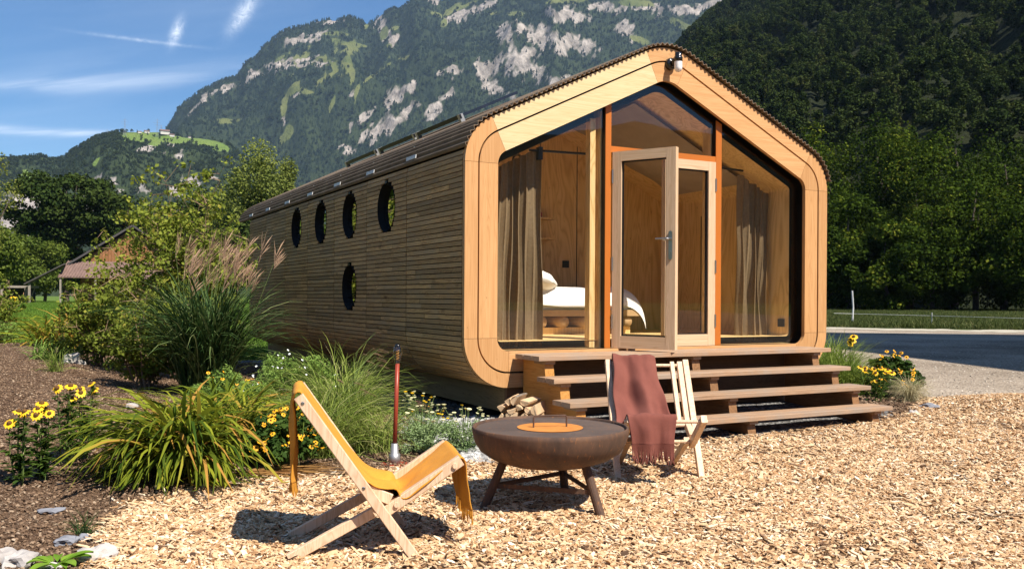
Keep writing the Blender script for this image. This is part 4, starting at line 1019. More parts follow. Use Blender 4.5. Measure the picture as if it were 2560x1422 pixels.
# curtains: hung cloth with folds
M['curtain'] = simple('olive_brown_curtain', (0.19, 0.13, 0.07), (0.235, 0.165, 0.09), scale=40, rough=0.85, bmp=0.05)
def curtain(name, x0, x1, y, z0, z1, folds, label, amp=.045, seed=0, lean=0.0, pinch=None):
    nx, nz = 140, 40; g = random.Random(seed); vs = []; off = [g.uniform(-1, 1) for _ in range(20)]
    for j in range(nz + 1):
        v = j / nz
        wd = 1.0
        if pinch: wd = 1 - pinch[1] * math.exp(-((v - pinch[0]) / .25) ** 2)
        for i in range(nx + 1):
            u = i / nx; ph = u * folds * 2 * PI + 1.2 * math.sin(u * 7 + off[0] * 3) + .5 * math.sin(v * 2.2 + u * 4 + off[1])
            a = amp * (0.75 + .45 * math.sin(u * 11 + off[2] * 4)) * (0.6 + .6 * (1 - v))
            xx = x0 + (x1 - x0) * (u - lean * v * (1 - u)) 
            xx = x0 + (xx - x0) * wd
            z = z0 + (min(z1, ZE + SL * min(xx, CW - xx) - .50) - z0) * v
            vs.append((xx + .3 * a * math.sin(ph * 2 + v), y + a * math.sin(ph) + .012 * math.sin(v * 9 + u * 15), z))
    m = MB(); m.add(vs, [(j * (nx + 1) + i, j * (nx + 1) + i + 1, (j + 1) * (nx + 1) + i + 1, (j + 1) * (nx + 1) + i) for j in range(nz) for i in range(nx)])
    o = m.build(name, M['curtain'], smooth=True); tag(o, label, 'curtain', 'curtains behind the front glazing'); return o
curtain('curtain', .43, .99, .42, .725, 2.58, 7, 'olive brown curtain gathered behind the left pane beside the bed', seed=1, lean=-.12, amp=.055)
curtain('curtain', 3.53, 3.95, .46, .725, 2.56, 6, 'olive brown curtain gathered behind the right pane', seed=5, amp=.05, pinch=(.3, .12))

# bed, duvet, pillow
M['linen'] = simple('white_linen', (0.85, 0.84, 0.80), (0.80, 0.79, 0.75), scale=8, rough=0.9, bmp=0.05)
M['cardboard'] = simple('cardboard', (0.42, 0.27, 0.13), (0.50, 0.33, 0.17), scale=20, rough=0.8)
bed = thing('bed', 'low plywood bed on rounded cardboard blocks behind the left pane', 'bed', (1.85, 1.72, .7145))
m = MB(); m.bbox(-.98, .92, -.30, .45, .0, .15); m.build('plinth', M['ply'], bed)
m = MB(); m.bbox(-1.0, .98, -.42, .55, .275, .345); m.build('platform', M['cardboard'], bed)
for k in range(7):
    m = MB(); x = -.86 + k * .28
    m.tube([(x, -.39, .213), (x, .5, .213)], .0615, 16); m.build('cardboard_roll', M['cardboard'], bed, smooth=True)
m = MB(); m.bbox(-.97, .95, -.38, .53, .346, .47); m.build('mattress', M['linen'], bed)
def cloth_grid(nx, ny, fn): 
    vs = [tuple(fn(i / nx, j / ny)) for j in range(ny + 1) for i in range(nx + 1)]
    return vs, [(j * (nx + 1) + i, j * (nx + 1) + i + 1, (j + 1) * (nx + 1) + i + 1, (j + 1) * (nx + 1) + i) for j in range(ny) for i in range(nx)]
def duv(u, v):
    x = -.55 + 1.62 * u; s = -.50 + 1.05 * v
    z = .60 + .012 * math.sin(u * 9) + .02 * noise.noise(Vector((u * 5, v * 4, 0)))
    y = s * 1.0
    if v < .22: k = (.22 - v) / .22; y = -.27 - .16 * math.sin(k * PI / 2); z -= .22 * (1 - math.cos(k * PI / 2))
    if u > .78: k = (u - .78) / .22; z -= .26 * k * k; x = -.55 + 1.62 * .78 + .36 * math.sin(k * 1.35) * .95
    return x, y, z
v_, f_ = cloth_grid(50, 26, duv); m = MB(); m.add(v_, f_)
tag(m.build('duvet', M['linen'], None, (1.85, 1.72, .7145), smooth=True), 'white duvet spread over the bed, corner hanging off its foot', 'duvet')
def pil(u, v):
    a, b_ = (u - .5) * 2, (v - .5) * PI * 2
    r_ = max(0, 1 - abs(a) ** 2.6) ** .5
    return .31 * a + .015 * math.sin(b_ * 3), .22 * r_ * math.cos(b_) * (1 + .1 * math.sin(a * 5)), .105 * r_ * math.sin(b_) + .02 * noise.noise(Vector((a * 3, b_, 2)))
v_, f_ = cloth_grid(24, 24, pil); m = MB(); m.add([Matrix.Rotation(.35, 3, 'Y') @ Vector(q) for q in v_], f_)
tag(m.build('pillow', M['linen'], None, (1.47, 1.44, 1.41), smooth=True), 'plump white pillow at the head of the bed', 'pillow')
M['red'] = simple('red_enamel', (0.35, 0.03, 0.02), (0.3, 0.03, 0.02), rough=0.4)
m = MB(); m.lathe([(.001, 0), (.025, 0), (.03, .05), (.012, .08), (.01, .12), (.001, .12)], 14); tag(m.build('small_vase', M['red'], None, (2.05, 2.26, 2.1405), smooth=True), 'small dark red bottle on the upper shelf', 'bottle')
# sagging cloth under the ceiling behind the upper pane
M['cloth'] = simple('grey_brown_cloth', (0.30, 0.23, 0.17), (0.36, 0.28, 0.21), scale=5, rough=0.9)
def sag(u, v):
    x = 1.95 + 1.75 * u; y = .55 + 1.3 * v; zz = ZE + SL * min(x, CW - x) - .50
    return x, y, zz - .16 * math.sin(u * PI) * math.sin(v * PI) - .02 * math.sin(u * 13) * v
v_, f_ = cloth_grid(30, 16, sag); m = MB(); m.add(v_, f_)
tag(m.build('ceiling_cloth', M['cloth'], smooth=True), 'grey brown cloth sheet sagging under the ceiling behind the upper pane', 'cloth')

# stairs ---------------------------------------------------------------
M['tread'] = wood('larch_tread', (0.25, 0.148, 0.085), (0.39, 0.25, 0.155), (0.46, 0.315, 0.205), axis=0, fine=40, along=0.8, vary=0.14, rough=0.6, weather=(0.30, 0.23, 0.175), knots=0.03)
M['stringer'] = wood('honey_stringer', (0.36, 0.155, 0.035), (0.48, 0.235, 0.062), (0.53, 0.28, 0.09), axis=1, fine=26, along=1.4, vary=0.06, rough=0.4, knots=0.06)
M['stringer_shaded'] = wood('shaded_stringer', (0.16, 0.08, 0.035), (0.25, 0.13, 0.06), (0.30, 0.17, 0.08), axis=1, fine=26, along=1.4, vary=0.06, rough=0.5)  # darker copy for middle and right stringers, under-tread shade put into its colour
M['skirt'] = wood('shaded_skirt_board', (0.10, 0.055, 0.03), (0.16, 0.09, 0.05), axis=0, vary=0.08)  # dark wood, its tone lowered further for the shade under the treads
steps = thing('steps', 'wide larch steps of four treads in front of the cabin', 'steps', (2.215, -.6, 0))
XL, XR = .488, 3.942
TY = [-.453, -.704, -.955, -1.206]; TZ = [.691, .520, .349, .177]; TH = .040
ox, oy = 2.215, -.6
for k in range(4):
    npl = 3 if k == 0 else 2; pw = .136
    rear = TY[k] + npl * pw + (npl - 1) * .008
    for j in range(npl):
        y0 = TY[k] + j * (pw + .008); m = MB()
        m.bar((XL - ox + rnd.uniform(-.004, .004), y0 + pw / 2 - oy, TZ[k] - TH / 2), (XR - ox + rnd.uniform(-.004, .004), y0 + pw / 2 - oy, TZ[k] - TH / 2), pw, TH, (0, 1, 0), .003)
        tr = m.build('plank', M['tread'], steps)
for x in (.62, 2.22, 3.78):
    m = MB(); t = .045
    pts = [(-.10, .649), (-.43 + .02, .649), (-.47, .50), (-.43 - .1, .478), (-.685, .478), (-.72, .33), (-.78, .307), (-.936, .307), (-.97, .16), (-1.03, .135), (-1.19, .135), (-1.19, .09), (-1.20, .02), (-.9, .02), (-.02, .02), (-.02, .649)]
    pts = [(-.02, .649), (-.385, .649), (-.415, .480), (-.64, .478), (-.67, .309), (-.89, .307), (-.92, .138), (-1.13, .135), (-1.15, .02), (-.02, .02)]
    vs = [(x - t - ox, y - oy, z) for y, z in pts] + [(x + t - ox, y - oy, z) for y, z in pts]; n = len(pts)
    # stepped outline split into boards: fill by fan of quads per tread
    fs = [(i, (i + 1) % n, n + (i + 1) % n, n + i) for i in range(n)] + [tuple(range(n)), tuple(range(n, 2 * n))[::-1]]
    m.add(vs, fs); m.build('stringer', M['stringer'] if x < 1 else M['stringer_shaded'], steps)
    for k in range(4):
        m = MB(); m.bbox(x - .047 - ox, x + .047 - ox, TY[k] + .035 - oy, TY[k] + .24 - oy, TZ[k] - TH - .032, TZ[k] - TH - .0005); m.build('bracket', M['tread'], steps)
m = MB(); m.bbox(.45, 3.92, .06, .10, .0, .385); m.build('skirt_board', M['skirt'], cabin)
m = MB(); m.bbox(.70, 3.72, -.030, -.012, .18, .645); m.build('shade_panel', M['skirt'], steps, (-ox, -oy, 0))  # dark panel added where the facade's bottom boards only lie in shade
# apex lamp ------------------------------------------------------------
M['porcelain'] = simple('black_porcelain', (0.008, 0.008, 0.009), (0.012, 0.012, 0.012), rough=0.12, spec=0.6)
m_, n_, l_, b_ = newmat('frosted_glass', 0.35, 0.5); b_.inputs['Base Color'].default_value = (0.85, 0.80, 0.78, 1); M['frosted'] = m_
lamp = thing('wall_lamp', 'black socket lamp with frosted white globe under the gable peak', 'lamp', (2.205, 0, 3.475))
m = MB(); m.lathe([(.001, -.045), (.045, -.045), (.058, -.03), (.06, 0.0), (.03, 0)], 24, axis='Y'); m.build('base_plate', M['porcelain'], lamp, smooth=True)
m = MB(); m.tube([(0, -.04, .0), (0, -.075, .012), (.0, -.105, .035)], [.032, .028, .03], 14); m.build('arm', M['porcelain'], lamp, smooth=True)
m = MB(); m.lathe([(.001, .085), (.030, .085), (.034, .075), (.034, .045), (.041, .04), (.041, .0), (.001, 0)], 24, (0, -.13, .0)); m.build('socket', M['porcelain'], lamp, smooth=True)
m = MB(); m.lathe([(.038, 0), (.039, -.06), (.034, -.083), (.02, -.098), (.001, -.103)], 24, (0, -.13, -.001)); m.build('globe', M['frosted'], lamp, smooth=True)
# solar panels on the roof ----------------------------------------------
M['solar'] = simple('dark_solar_panel', (0.012, 0.014, 0.02), (0.02, 0.02, 0.03), rough=0.12, spec=0.6)
M['alu'] = simple('grey_aluminium', (0.45, 0.44, 0.43), (0.38, 0.37, 0.36), rough=0.45, metal=0.8)
for k, (ya, yb, lab) in enumerate(((1.70, 2.95, 'nearest'), (3.0, 4.25, 'middle'), (4.35, 5.65, 'farthest'))):
    xx = .80; zz = ZE + SL * xx
    sp = thing('solar_panel', 'dark solar panel racked on the left roof slope, %s of the three' % lab, 'solar panel', (xx, (ya + yb) / 2, zz), group='solar panels on the cabin roof')
    rm = Matrix.Rotation(-math.atan(SL), 3, 'Y'); L = yb - ya
    m = MB(); m.box(rm @ Vector((.38, 0, .105)), (.76, L - .02, .03), rm); m.build('panel', M['solar'], sp)
    m = MB(); m.box(rm @ Vector((-.012, 0, .100)), (.02, L, .045), rm); m.build('edge_rail', M['black'], sp)
    for s_ in (-1, 1):
        m = MB(); m.box(rm @ Vector((.0, s_ * (L / 2 - .03), .06)), (.05, .05, .13), rm); m.build('bracket', M['alu'], sp)
# ------------------------------------------------------------------ fire bowl
def rustmat(name, c1, c2, c3, scale=5.0, rough=0.75, streak=False):
    m, n, l, b = newmat(name, rough, 0.3)
    v = coords(n, l, True, (1, 1, .35 if streak else 1)); t = N(n, 'ShaderNodeTexNoise', inp={'Scale': scale, 'Detail': 9.0, 'Roughness': 0.72, 'Distortion': 0.4}); l.new(v, t.inputs['Vector'])
    r = ramp(n, [(0.32, c1), (0.52, c2), (0.70, c3)]); l.new(t.outputs['Fac'], r.inputs[0])
    t2 = N(n, 'ShaderNodeTexNoise', inp={'Scale': scale * 14, 'Detail': 4.0}); l.new(v, t2.inputs['Vector'])
    q = n.new('ShaderNodeMapRange'); q.inputs['From Min'].default_value = .60; q.inputs['From Max'].default_value = .74; l.new(t2.outputs['Fac'], q.inputs['Value'])
    mx = n.new('ShaderNodeMix'); mx.data_type = 'RGBA'; l.new(mth(n, l, 'MULTIPLY', q.outputs[0], .5), mx.inputs['Factor']); l.new(r.outputs[0], mx.inputs['A']); mx.inputs['B'].default_value = (.36, .14, .035, 1)
    l.new(mx.outputs['Result'], b.inputs['Base Color']); bump(n, l, b, t2.outputs['Fac'], .25, .002); return m
M['rust'] = rustmat('rusted_bowl', (0.050, 0.031, 0.023), (0.098, 0.054, 0.035), (0.17, 0.085, 0.042), 5.0, streak=True)
M['rust_dark'] = rustmat('dark_lid', (0.055, 0.042, 0.038), (0.085, 0.064, 0.055), (0.125, 0.085, 0.065), 3.0, 0.6)
M['rust_orange'] = rustmat('orange_rust', (0.42, 0.15, 0.03), (0.50, 0.19, 0.04), (0.54, 0.22, 0.05), 9.0, 0.9)
FX, FY = -0.690, -2.62
fb = thing('fire_bowl', 'large rusty fire bowl on three legs between the two chairs', 'fire bowl', (FX, FY, 0))
RB = .445
m = MB()
pr_ = [(.001, .232), (.14, .236), (.25, .250), (.34, .282), (.40, .322), (.432, .375), (RB, .43), (RB, .455), (RB - .006, .459), (RB - .014, .455), (RB - .015, .43), (.41, .345), (.36, .31), (.2, .262), (.001, .25)]
m.lathe(pr_, 72); m.build('bowl', M['rust'], fb, smooth=True)
m = MB(); m.lathe([(.001, .438), (RB - .026, .438), (RB - .024, .446), (.13, .4465), (.001, .4465)], 72); m.build('griddle_plate', M['rust_dark'], fb)
lid = MB(); lid.lathe([(.001, .447), (.186, .447), (.188, .450), (.001, .4505)], 56); lid = lid.build('lid', M['rust_orange'], fb)
m = MB(); dx, dy = math.cos(-.28), math.sin(-.28)
m.tube([(-.097 * dx, -.097 * dy, .449), (-.097 * dx, -.097 * dy, .508), (-.090 * dx, -.09 * dy, .515), (.090 * dx, .09 * dy, .515), (.097 * dx, .097 * dy, .508), (.097 * dx, .097 * dy, .449)], .0052, 8)
m.build('handle', M['rust'], lid)
feet = []
for a in (R(164), R(286), R(45)):
    m = MB(); p0 = Vector((.265 * math.cos(a), .265 * math.sin(a), .275)); p1 = Vector((.385 * math.cos(a), .385 * math.sin(a), -.005))
    m.tube([p0, p1], .025, 14); m.build('leg', M['rust'], fb, smooth=False); feet.append(p0.lerp(p1, .52))
for i in range(3):
    m = MB(); m.bar(feet[i], feet[(i + 1) % 3], .006, .026, (1, 0, 0) if i else (0, 1, 0)); m.build('brace', M['rust'], fb)

# ------------------------------------------------------------------ chairs
M['ash'] = wood('ash_chair', (0.56, 0.36, 0.22), (0.68, 0.48, 0.32), (0.73, 0.54, 0.38), axis=2, fine=24, along=2.0, vary=0.08, rough=0.45, ring=0.06)
M['chair_canvas'] = simple('dark_canvas', (0.03, 0.028, 0.027), rough=0.9)
M['bolt'] = simple('zinc_bolt', (0.5, 0.5, 0.52), (0.4, 0.4, 0.42), rough=0.25, metal=1.0)
def chair(label, loc, rz, sy=(-.17, .17)):
    """folding sling chair; faces local +x, width along y; front feet at x = 0"""
    t = thing('garden_chair', label, 'chair', loc, rz, 'low ash sling chairs by the fire bowl')
    def B(name, p, q, w, h, mat='ash'):
        m = MB(); m.bar(p, q, w, h, (0, 1, 0), .003); return m.build(name, M[mat], t)
    ho, th = .275, .040
    for s in (-1, 1):
        y = s * ho; yi = s * (ho - .045); yc = s * (ho - .081)
        pst = B('back_post', (.012, y, -.005), (-.512, y, .742), th, .046)
        B('inner_slat', (-.215, s * (ho - .042), .305), (-.508, s * (ho - .042), .732), .036, .034)
        B('inner_slat', (-.230, s * (ho - .095), .322), (-.508, s * (ho - .095), .732), .030, .030)
        rail = B('seat_rail', (-.115, y + s * (-.0405), .212), (.225, y + s * (-.0405), .430), .038, .050)
        B('rear_leg', (-.552, yc, .004), (-.075, yc, .248), .036, .046)
        B('link', (-.232, s * (ho - .0405), .322), (-.10, s * (ho - .0405), .262), .037, .05)
        for (bx, bz, yy) in ((-.494, .712, y), (-.226, .327, y), (.192, .408, y + s * -.0415), (-.075, .240, y + s * -.0415)):
            m = MB(); m.lathe([(.001, s * .0035), (.006, s * .0035), (.0085, s * .001), (.0085, -s * .002)], 12, (bx, yy + s * (th / 2), bz), axis='Y'); m.build('bolt', M['bolt'], t)
    for x, z, nm in ((-.494, .712, 'top_rod'), (.192, .408, 'front_rod'), (-.075, .240, 'seat_rod'), (-.226, .327, 'middle_rod')):
        m = MB(); m.tube([(x, -ho + .01, z), (x, ho - .01, z)], .012, 10); m.build(nm, M['ash'], t)
    B('rear_crossbar', (-.40, -.195, .078), (-.40, .195, .078), .03, .03)
    m = MB(); sl_ = [(-.50, .70), (-.34, .44), (-.20, .29), (-.07, .22), (.05, .27), (.185, .385)]
    vs = [(x, s, z) for x, z in sl_ for s in sy]
    m.add(vs, [(2 * i, 2 * i + 1, 2 * i + 3, 2 * i + 2) for i in range(len(sl_) - 1)]); m.build('sling', M['chair_canvas'], t)
    return t
c1rz = YAW * -1 + R(12.5)           # faces the fire bowl
A1 = -YAW + R(12.5)
c1 = chair('pale ash sling chair in the foreground, seen from the side under the mustard blanket', (-1.690, -2.950, 0), A1)
A2 = math.atan2(-.896, -.446)
c2 = chair('pale ash sling chair between the fire bowl and the steps, under the dusty red blanket', (.330, -2.310, 0), A2, (-.17, .02))
def clothmat(name, c1_, c2_, sc=260.0):
    m, n, l, b = newmat(name, 0.95, 0.05)
    v = coords(n, l, True, (1, 1, 1), False)
    t = N(n, 'ShaderNodeTexNoise', inp={'Scale': sc, 'Detail': 3.0, 'Roughness': 0.7}); l.new(v, t.inputs['Vector'])
    t2 = N(n, 'ShaderNodeTexNoise', inp={'Scale': 7.0, 'Detail': 3.0}); l.new(v, t2.inputs['Vector'])
    r = ramp(n, [(0.35, c1_), (0.65, c2_)]); l.new(mth(n, l, 'ADD', mth(n, l, 'MULTIPLY', t.outputs['Fac'], .6), mth(n, l, 'MULTIPLY', t2.outputs['Fac'], .4)), r.inputs[0])
    l.new(r.outputs[0], b.inputs['Base Color']); b.inputs['Sheen Weight'].default_value = .03; b.inputs['Sheen Roughness'].default_value = .5
    bump(n, l, b, t.outputs['Fac'], .35, .002); return m
M['mustard'] = clothmat('mustard_wool', (0.50, 0.215, 0.028), (0.62, 0.29, 0.045))
M['dusty_red'] = clothmat('dusty_red_wool', (0.155, 0.052, 0.040), (0.215, 0.077, 0.058))
def blanket(label, mat, loc, rz, prof, w0, w1, folds, n_fringe=34, flen=.055, seed=0, yoff=0.0, tail_w=1.0, head_w=1.0, fr_r=1.15):
    """cloth along a side profile (x, z, fold amplitude, width factor, y shift), fringe at both ends"""
    bt = thing('blanket', label, 'blanket', loc, rz)
    pts = [Vector(p[:2]) for p in prof]; cu = [0.0]
    for p, q in zip(pts[:-1], pts[1:]): cu.append(cu[-1] + (q - p).length)
    L = cu[-1]; ns_, nw = int(L / .014), 46
    def at(s):
        k = 0
        while k < len(cu) - 2 and cu[k + 1] < s: k += 1
        t = (s - cu[k]) / (cu[k + 1] - cu[k]); a, b_ = prof[k], prof[k + 1]
        p0 = Vector(prof[max(k - 1, 0)][:2]); p3 = Vector(prof[min(k + 2, len(prof) - 1)][:2]); P1, P2 = Vector(a[:2]), Vector(b_[:2])
        P = 0.5 * ((2 * P1) + (P2 - p0) * t + (2 * p0 - 5 * P1 + 4 * P2 - p3) * t * t + (3 * P1 - p0 - 3 * P2 + p3) * t ** 3)
        return P, [a[i] + (b_[i] - a[i]) * t for i in range(2, 5)]
    vs = []; grid = []
    for j in range(ns_ + 1):
        s = L * j / ns_; P, (am, wf, ys) = at(s); P2, _ = at(min(L, s + .01)); P0, _ = at(max(0, s - .01)); d = (P2 - P0).normalized(); n_ = Vector((-d.y, d.x)); row = []
        for i in range(nw + 1):
            u = i / nw - .5; wd = (w0 + (w1 - w0) * s / L) * wf
            f = am * (math.sin(u * folds * 6.283 + seed + s * 3) + .5 * math.sin(u * folds * 11 + seed * 2 - s * 5)) + .004 * noise.noise(Vector((u * 9, s * 14, seed)))
            f += am * .9 * noise.noise(Vector((u * 3.0, s * 5.0, seed + 4)))
            y = u * wd + ys + yoff + .006 * math.sin(s * 20 + u * 3)
            vs.append((P.x + n_.x * f, y, P.y + n_.y * f)); row.append(len(vs) - 1)
        grid.append(row)
    fs = [(grid[j][i], grid[j][i + 1], grid[j + 1][i + 1], grid[j + 1][i]) for j in range(ns_) for i in range(nw)]
    m = MB(); m.add(vs, fs); o = m.build('cloth', mat, bt, smooth=True)
    sd_ = o.modifiers.new('thick', 'SOLIDIFY'); sd_.thickness = .006; sd_.offset = 0
    g = random.Random(seed + 9); fr = MB()
    for end, row, prev in ((0, grid[0], grid[2]), (1, grid[-1], grid[-3])):
        for k in range(n_fringe):
            u = (k + .5) / n_fringe * nw; i = int(u); p = Vector(vs[row[i]]).lerp(Vector(vs[row[min(i + 1, nw)]]), u - i); q = Vector(vs[prev[i]])
            d = (p - q).normalized(); d = (d * .5 + Vector((0, 0, -1))).normalized(); l_ = flen * g.uniform(.8, 1.2)
            a = Vector((g.uniform(-.2, .2), g.uniform(-.2, .2), 0))
            fr.tube([p - d * .004, p + d * l_ * .4 + a * .004, p + (d + a * .35).normalized() * l_ * .75, p + (d * 1.0 + a * .7).normalized() * l_], [.0032 * fr_r, .0026 * fr_r, .003 * fr_r, .0016 * fr_r], 5)
    fr.build('fringe', mat, bt, kind='stuff')
    return bt
# mustard: hangs behind the top rod, down the back, over the seat, off the front rod
prof1 = [(-.535, .335, .010, .62, 0), (-.536, .50, .012, .64, 0), (-.541, .65, .008, .72, 0), (-.543, .715, .004, .84, 0), (-.532, .754, .002, .96, 0), (-.508, .762, .001, 1, 0), (-.488, .738, .001, 1, 0), (-.386, .590, .001, 1, 0), (-.276, .436, .001, 1, 0), (-.192, .340, .003, 1.0, 0),
         (-.125, .312, .010, 1.0, 0), (-.078, .305, .014, 1.0, 0), (-.055, .268, .010, 1.0, 0), (-.018, .268, .008, 1.0, 0), (.05, .318, .004, 1.0, 0), (.13, .378, .003, 1.0, 0), (.19, .424, .001, 1.0, 0), (.224, .444, .001, .98, 0), (.246, .415, .003, .90, 0), (.253, .33, .006, .84, 0), (.266, .235, .010, .82, 0), (.276, .185, .012, .82, 0)]
blanket('mustard yellow wool blanket with fringes draped over the foreground chair', M['mustard'], c1.location, A1, prof1, .515, .515, 1.6, seed=2, flen=.062)
prof2 = [(-.545, .50, .012, .8, 0), (-.548, .70, .010, .80, 0), (-.522, .772, .006, .80, 0), (-.490, .780, .006, .80, 0), (-.458, .738, .012, .84, 0), (-.36, .615, .020, .94, 0), (-.26, .49, .026, 1.04, .01), (-.17, .405, .026, 1.12, .02), (-.05, .365, .020, 1.16, .02), (.08, .395, .012, 1.06, 0),
         (.18, .450, .006, .96, 0), (.226, .452, .005, .92, 0), (.246, .395, .008, .88, 0), (.256, .325, .012, .86, 0), (.260, .272, .014, .86, 0)]
blanket('dusty red wool blanket with fringe hanging over the chair by the steps', M['dusty_red'], c2.location, A2, prof2, .37, .32, 1.4, n_fringe=60, flen=.105, seed=5, yoff=-.095, fr_r=1.5)

# ------------------------------------------------------------------ garden lamp
M['redpole'] = simple('red_brown_pole', (0.30, 0.045, 0.022), (0.25, 0.04, 0.02), scale=10, rough=0.35)
M['bulbglass'] = glassmat('bulb_glass', (0.75, 0.70, 0.62), 1.6)
M['filament'] = simple('amber_filament', (0.75, 0.42, 0.14), (0.7, 0.4, 0.13), rough=0.5)
gl = thing('garden_lamp', 'slim red garden lamp post with clear filament bulb beside the tall grasses', 'lamp', (-1.02, -1.02, 0))
m = MB(); m.tube([(0, 0, .10), (.018, .0, .715)], .0155, 12); m.build('pole', M['redpole'], gl, smooth=True)
m = MB(); m.lathe([(.001, .0), (.040, 0), (.040, .075), (.03, .08), (.024, .15), (.001, .15)], 20); m.build('socket_base', M['alu'], gl, smooth=True)
m = MB(); m.lathe([(.001, .0), (.10, 0), (.10, .008), (.001, .008)], 24); m.build('foot_plate', M['redpole'], gl)
m = MB(); m.lathe([(.015, .712), (.018, .722), (.028, .762), (.034, .795), (.030, .824), (.016, .842), (.001, .846)], 20, (.018, 0, 0)); b_ = m.build('bulb', M['bulbglass'], gl, smooth=True)
m = MB(); m.tube([(.018 + .010 * math.cos(t), .010 * math.sin(t), .74 + .070 * t / (8 * PI)) for t in [k * PI / 5 for k in range(41)]], .0026, 5); m.build('filament', M['filament'], b_)
m = MB(); m.lathe([(.001, .828), (.018, .828), (.024, .834), (.016, .85), (.001, .853)], 16, (.018, 0, 0)); m.build('cap', M['porcelain'], gl, smooth=True)

# ------------------------------------------------------------------ firewood: every split log by itself
M['logface'] = simple('split_log_wood', (0.60, 0.43, 0.26), (0.50, 0.33, 0.19), scale=14, rough=0.8, bmp=.3)
M['bark'] = simple('log_bark', (0.13, 0.10, 0.075), (0.28, 0.24, 0.19), scale=22, rough=0.95, bmp=.8)
def logpiece(x, y, z, r, ang, L, kind, bark, lab):
    m = MB(); g = random.Random(int(x * 1000 + z * 977)); n = 9
    if kind == 'round': pr = [(math.cos(t) * r * g.uniform(.9, 1.05), math.sin(t) * r * g.uniform(.9, 1.05)) for t in [2 * PI * k / n for k in range(n)]]
    elif kind == 'half': pr = [(math.cos(t) * r, math.sin(t) * r * 1.1) for t in [PI * k / (n - 1) for k in range(n)]]
    else: pr = [(0, -r * .55)] + [(math.cos(t) * r * 1.1 , math.sin(t) * r * 1.1 - r * .2) for t in [R(40) + R(100) * k / (n - 2) for k in range(n - 1)]]
    c_, s_ = math.cos(ang), math.sin(ang); vs = []
    for xx, k_ in ((0, 1), (L * .5, 1.02), (L, .97)):
        j = g.uniform(-.006, .006)
        vs += [(xx + g.uniform(-.006, .006), (a * c_ - b * s_) * k_ + j, (a * s_ + b * c_) * k_) for a, b in pr]
    q = len(pr); fs = [(i * q + k, i * q + (k + 1) % q, (i + 1) * q + (k + 1) % q, (i + 1) * q + k) for i in range(2) for k in range(q)] + [tuple(range(q))[::-1], tuple(range(2 * q, 3 * q))]
    m.add(vs, fs); o = m.build('split_log', M['logface'], None, (x, y, z)); o.rotation_euler = (0, g.uniform(-.03, .03), .80 + g.uniform(-.07, .07))
    if bark:
        o.data.materials.append(M['bark'])
        for p in o.data.polygons[:2 * q]:
            if (kind == 'round') or (p.index % q) in range(1, q - 1): p.material_index = 1
    tag(o, lab, 'log', 'firewood stacked beside the steps')
LX, LY = .185, -.60
lz = .10
ORD = ['leftmost', 'second from the left', 'third from the left', 'fourth from the left', 'rightmost']
ROW = ['bottom row', 'second row', 'third row', 'fourth row', 'topmost row']
gg = random.Random(5)
for r_ in range(5):
    for k in range(5):
        if r_ == 4 and k in (0, 4): continue
        l_ = -.155 + k * .074 + gg.uniform(-.008, .008) + (.03 if r_ % 2 else 0); z = .085 + r_ * .064 + gg.uniform(-.006, .006); kd = gg.choice(['tri', 'tri', 'half', 'round' if r_ < 3 else 'half']); bk = gg.random() < .45
        dx = gg.uniform(-.012, .03)
        logpiece(LX + l_ * .74 + dx * .6, LY - l_ * .67 + dx * .7, z, gg.uniform(.033, .043), gg.uniform(0, 6.28), gg.uniform(.30, .36), kd, bk, '%s log in the %s of the firewood stack' % (('bark covered split, ' if bk else 'pale split, ') + ORD[k], ROW[r_]))
logpiece(LX + .27, LY - .17, .09, .045, .2, .34, 'half', 1, 'bark covered log lying alone against the right of the stack')
logpiece(LX + .25, LY - .14, .17, .042, 1.2, .34, 'half', 1, 'second bark covered log against the right of the stack')

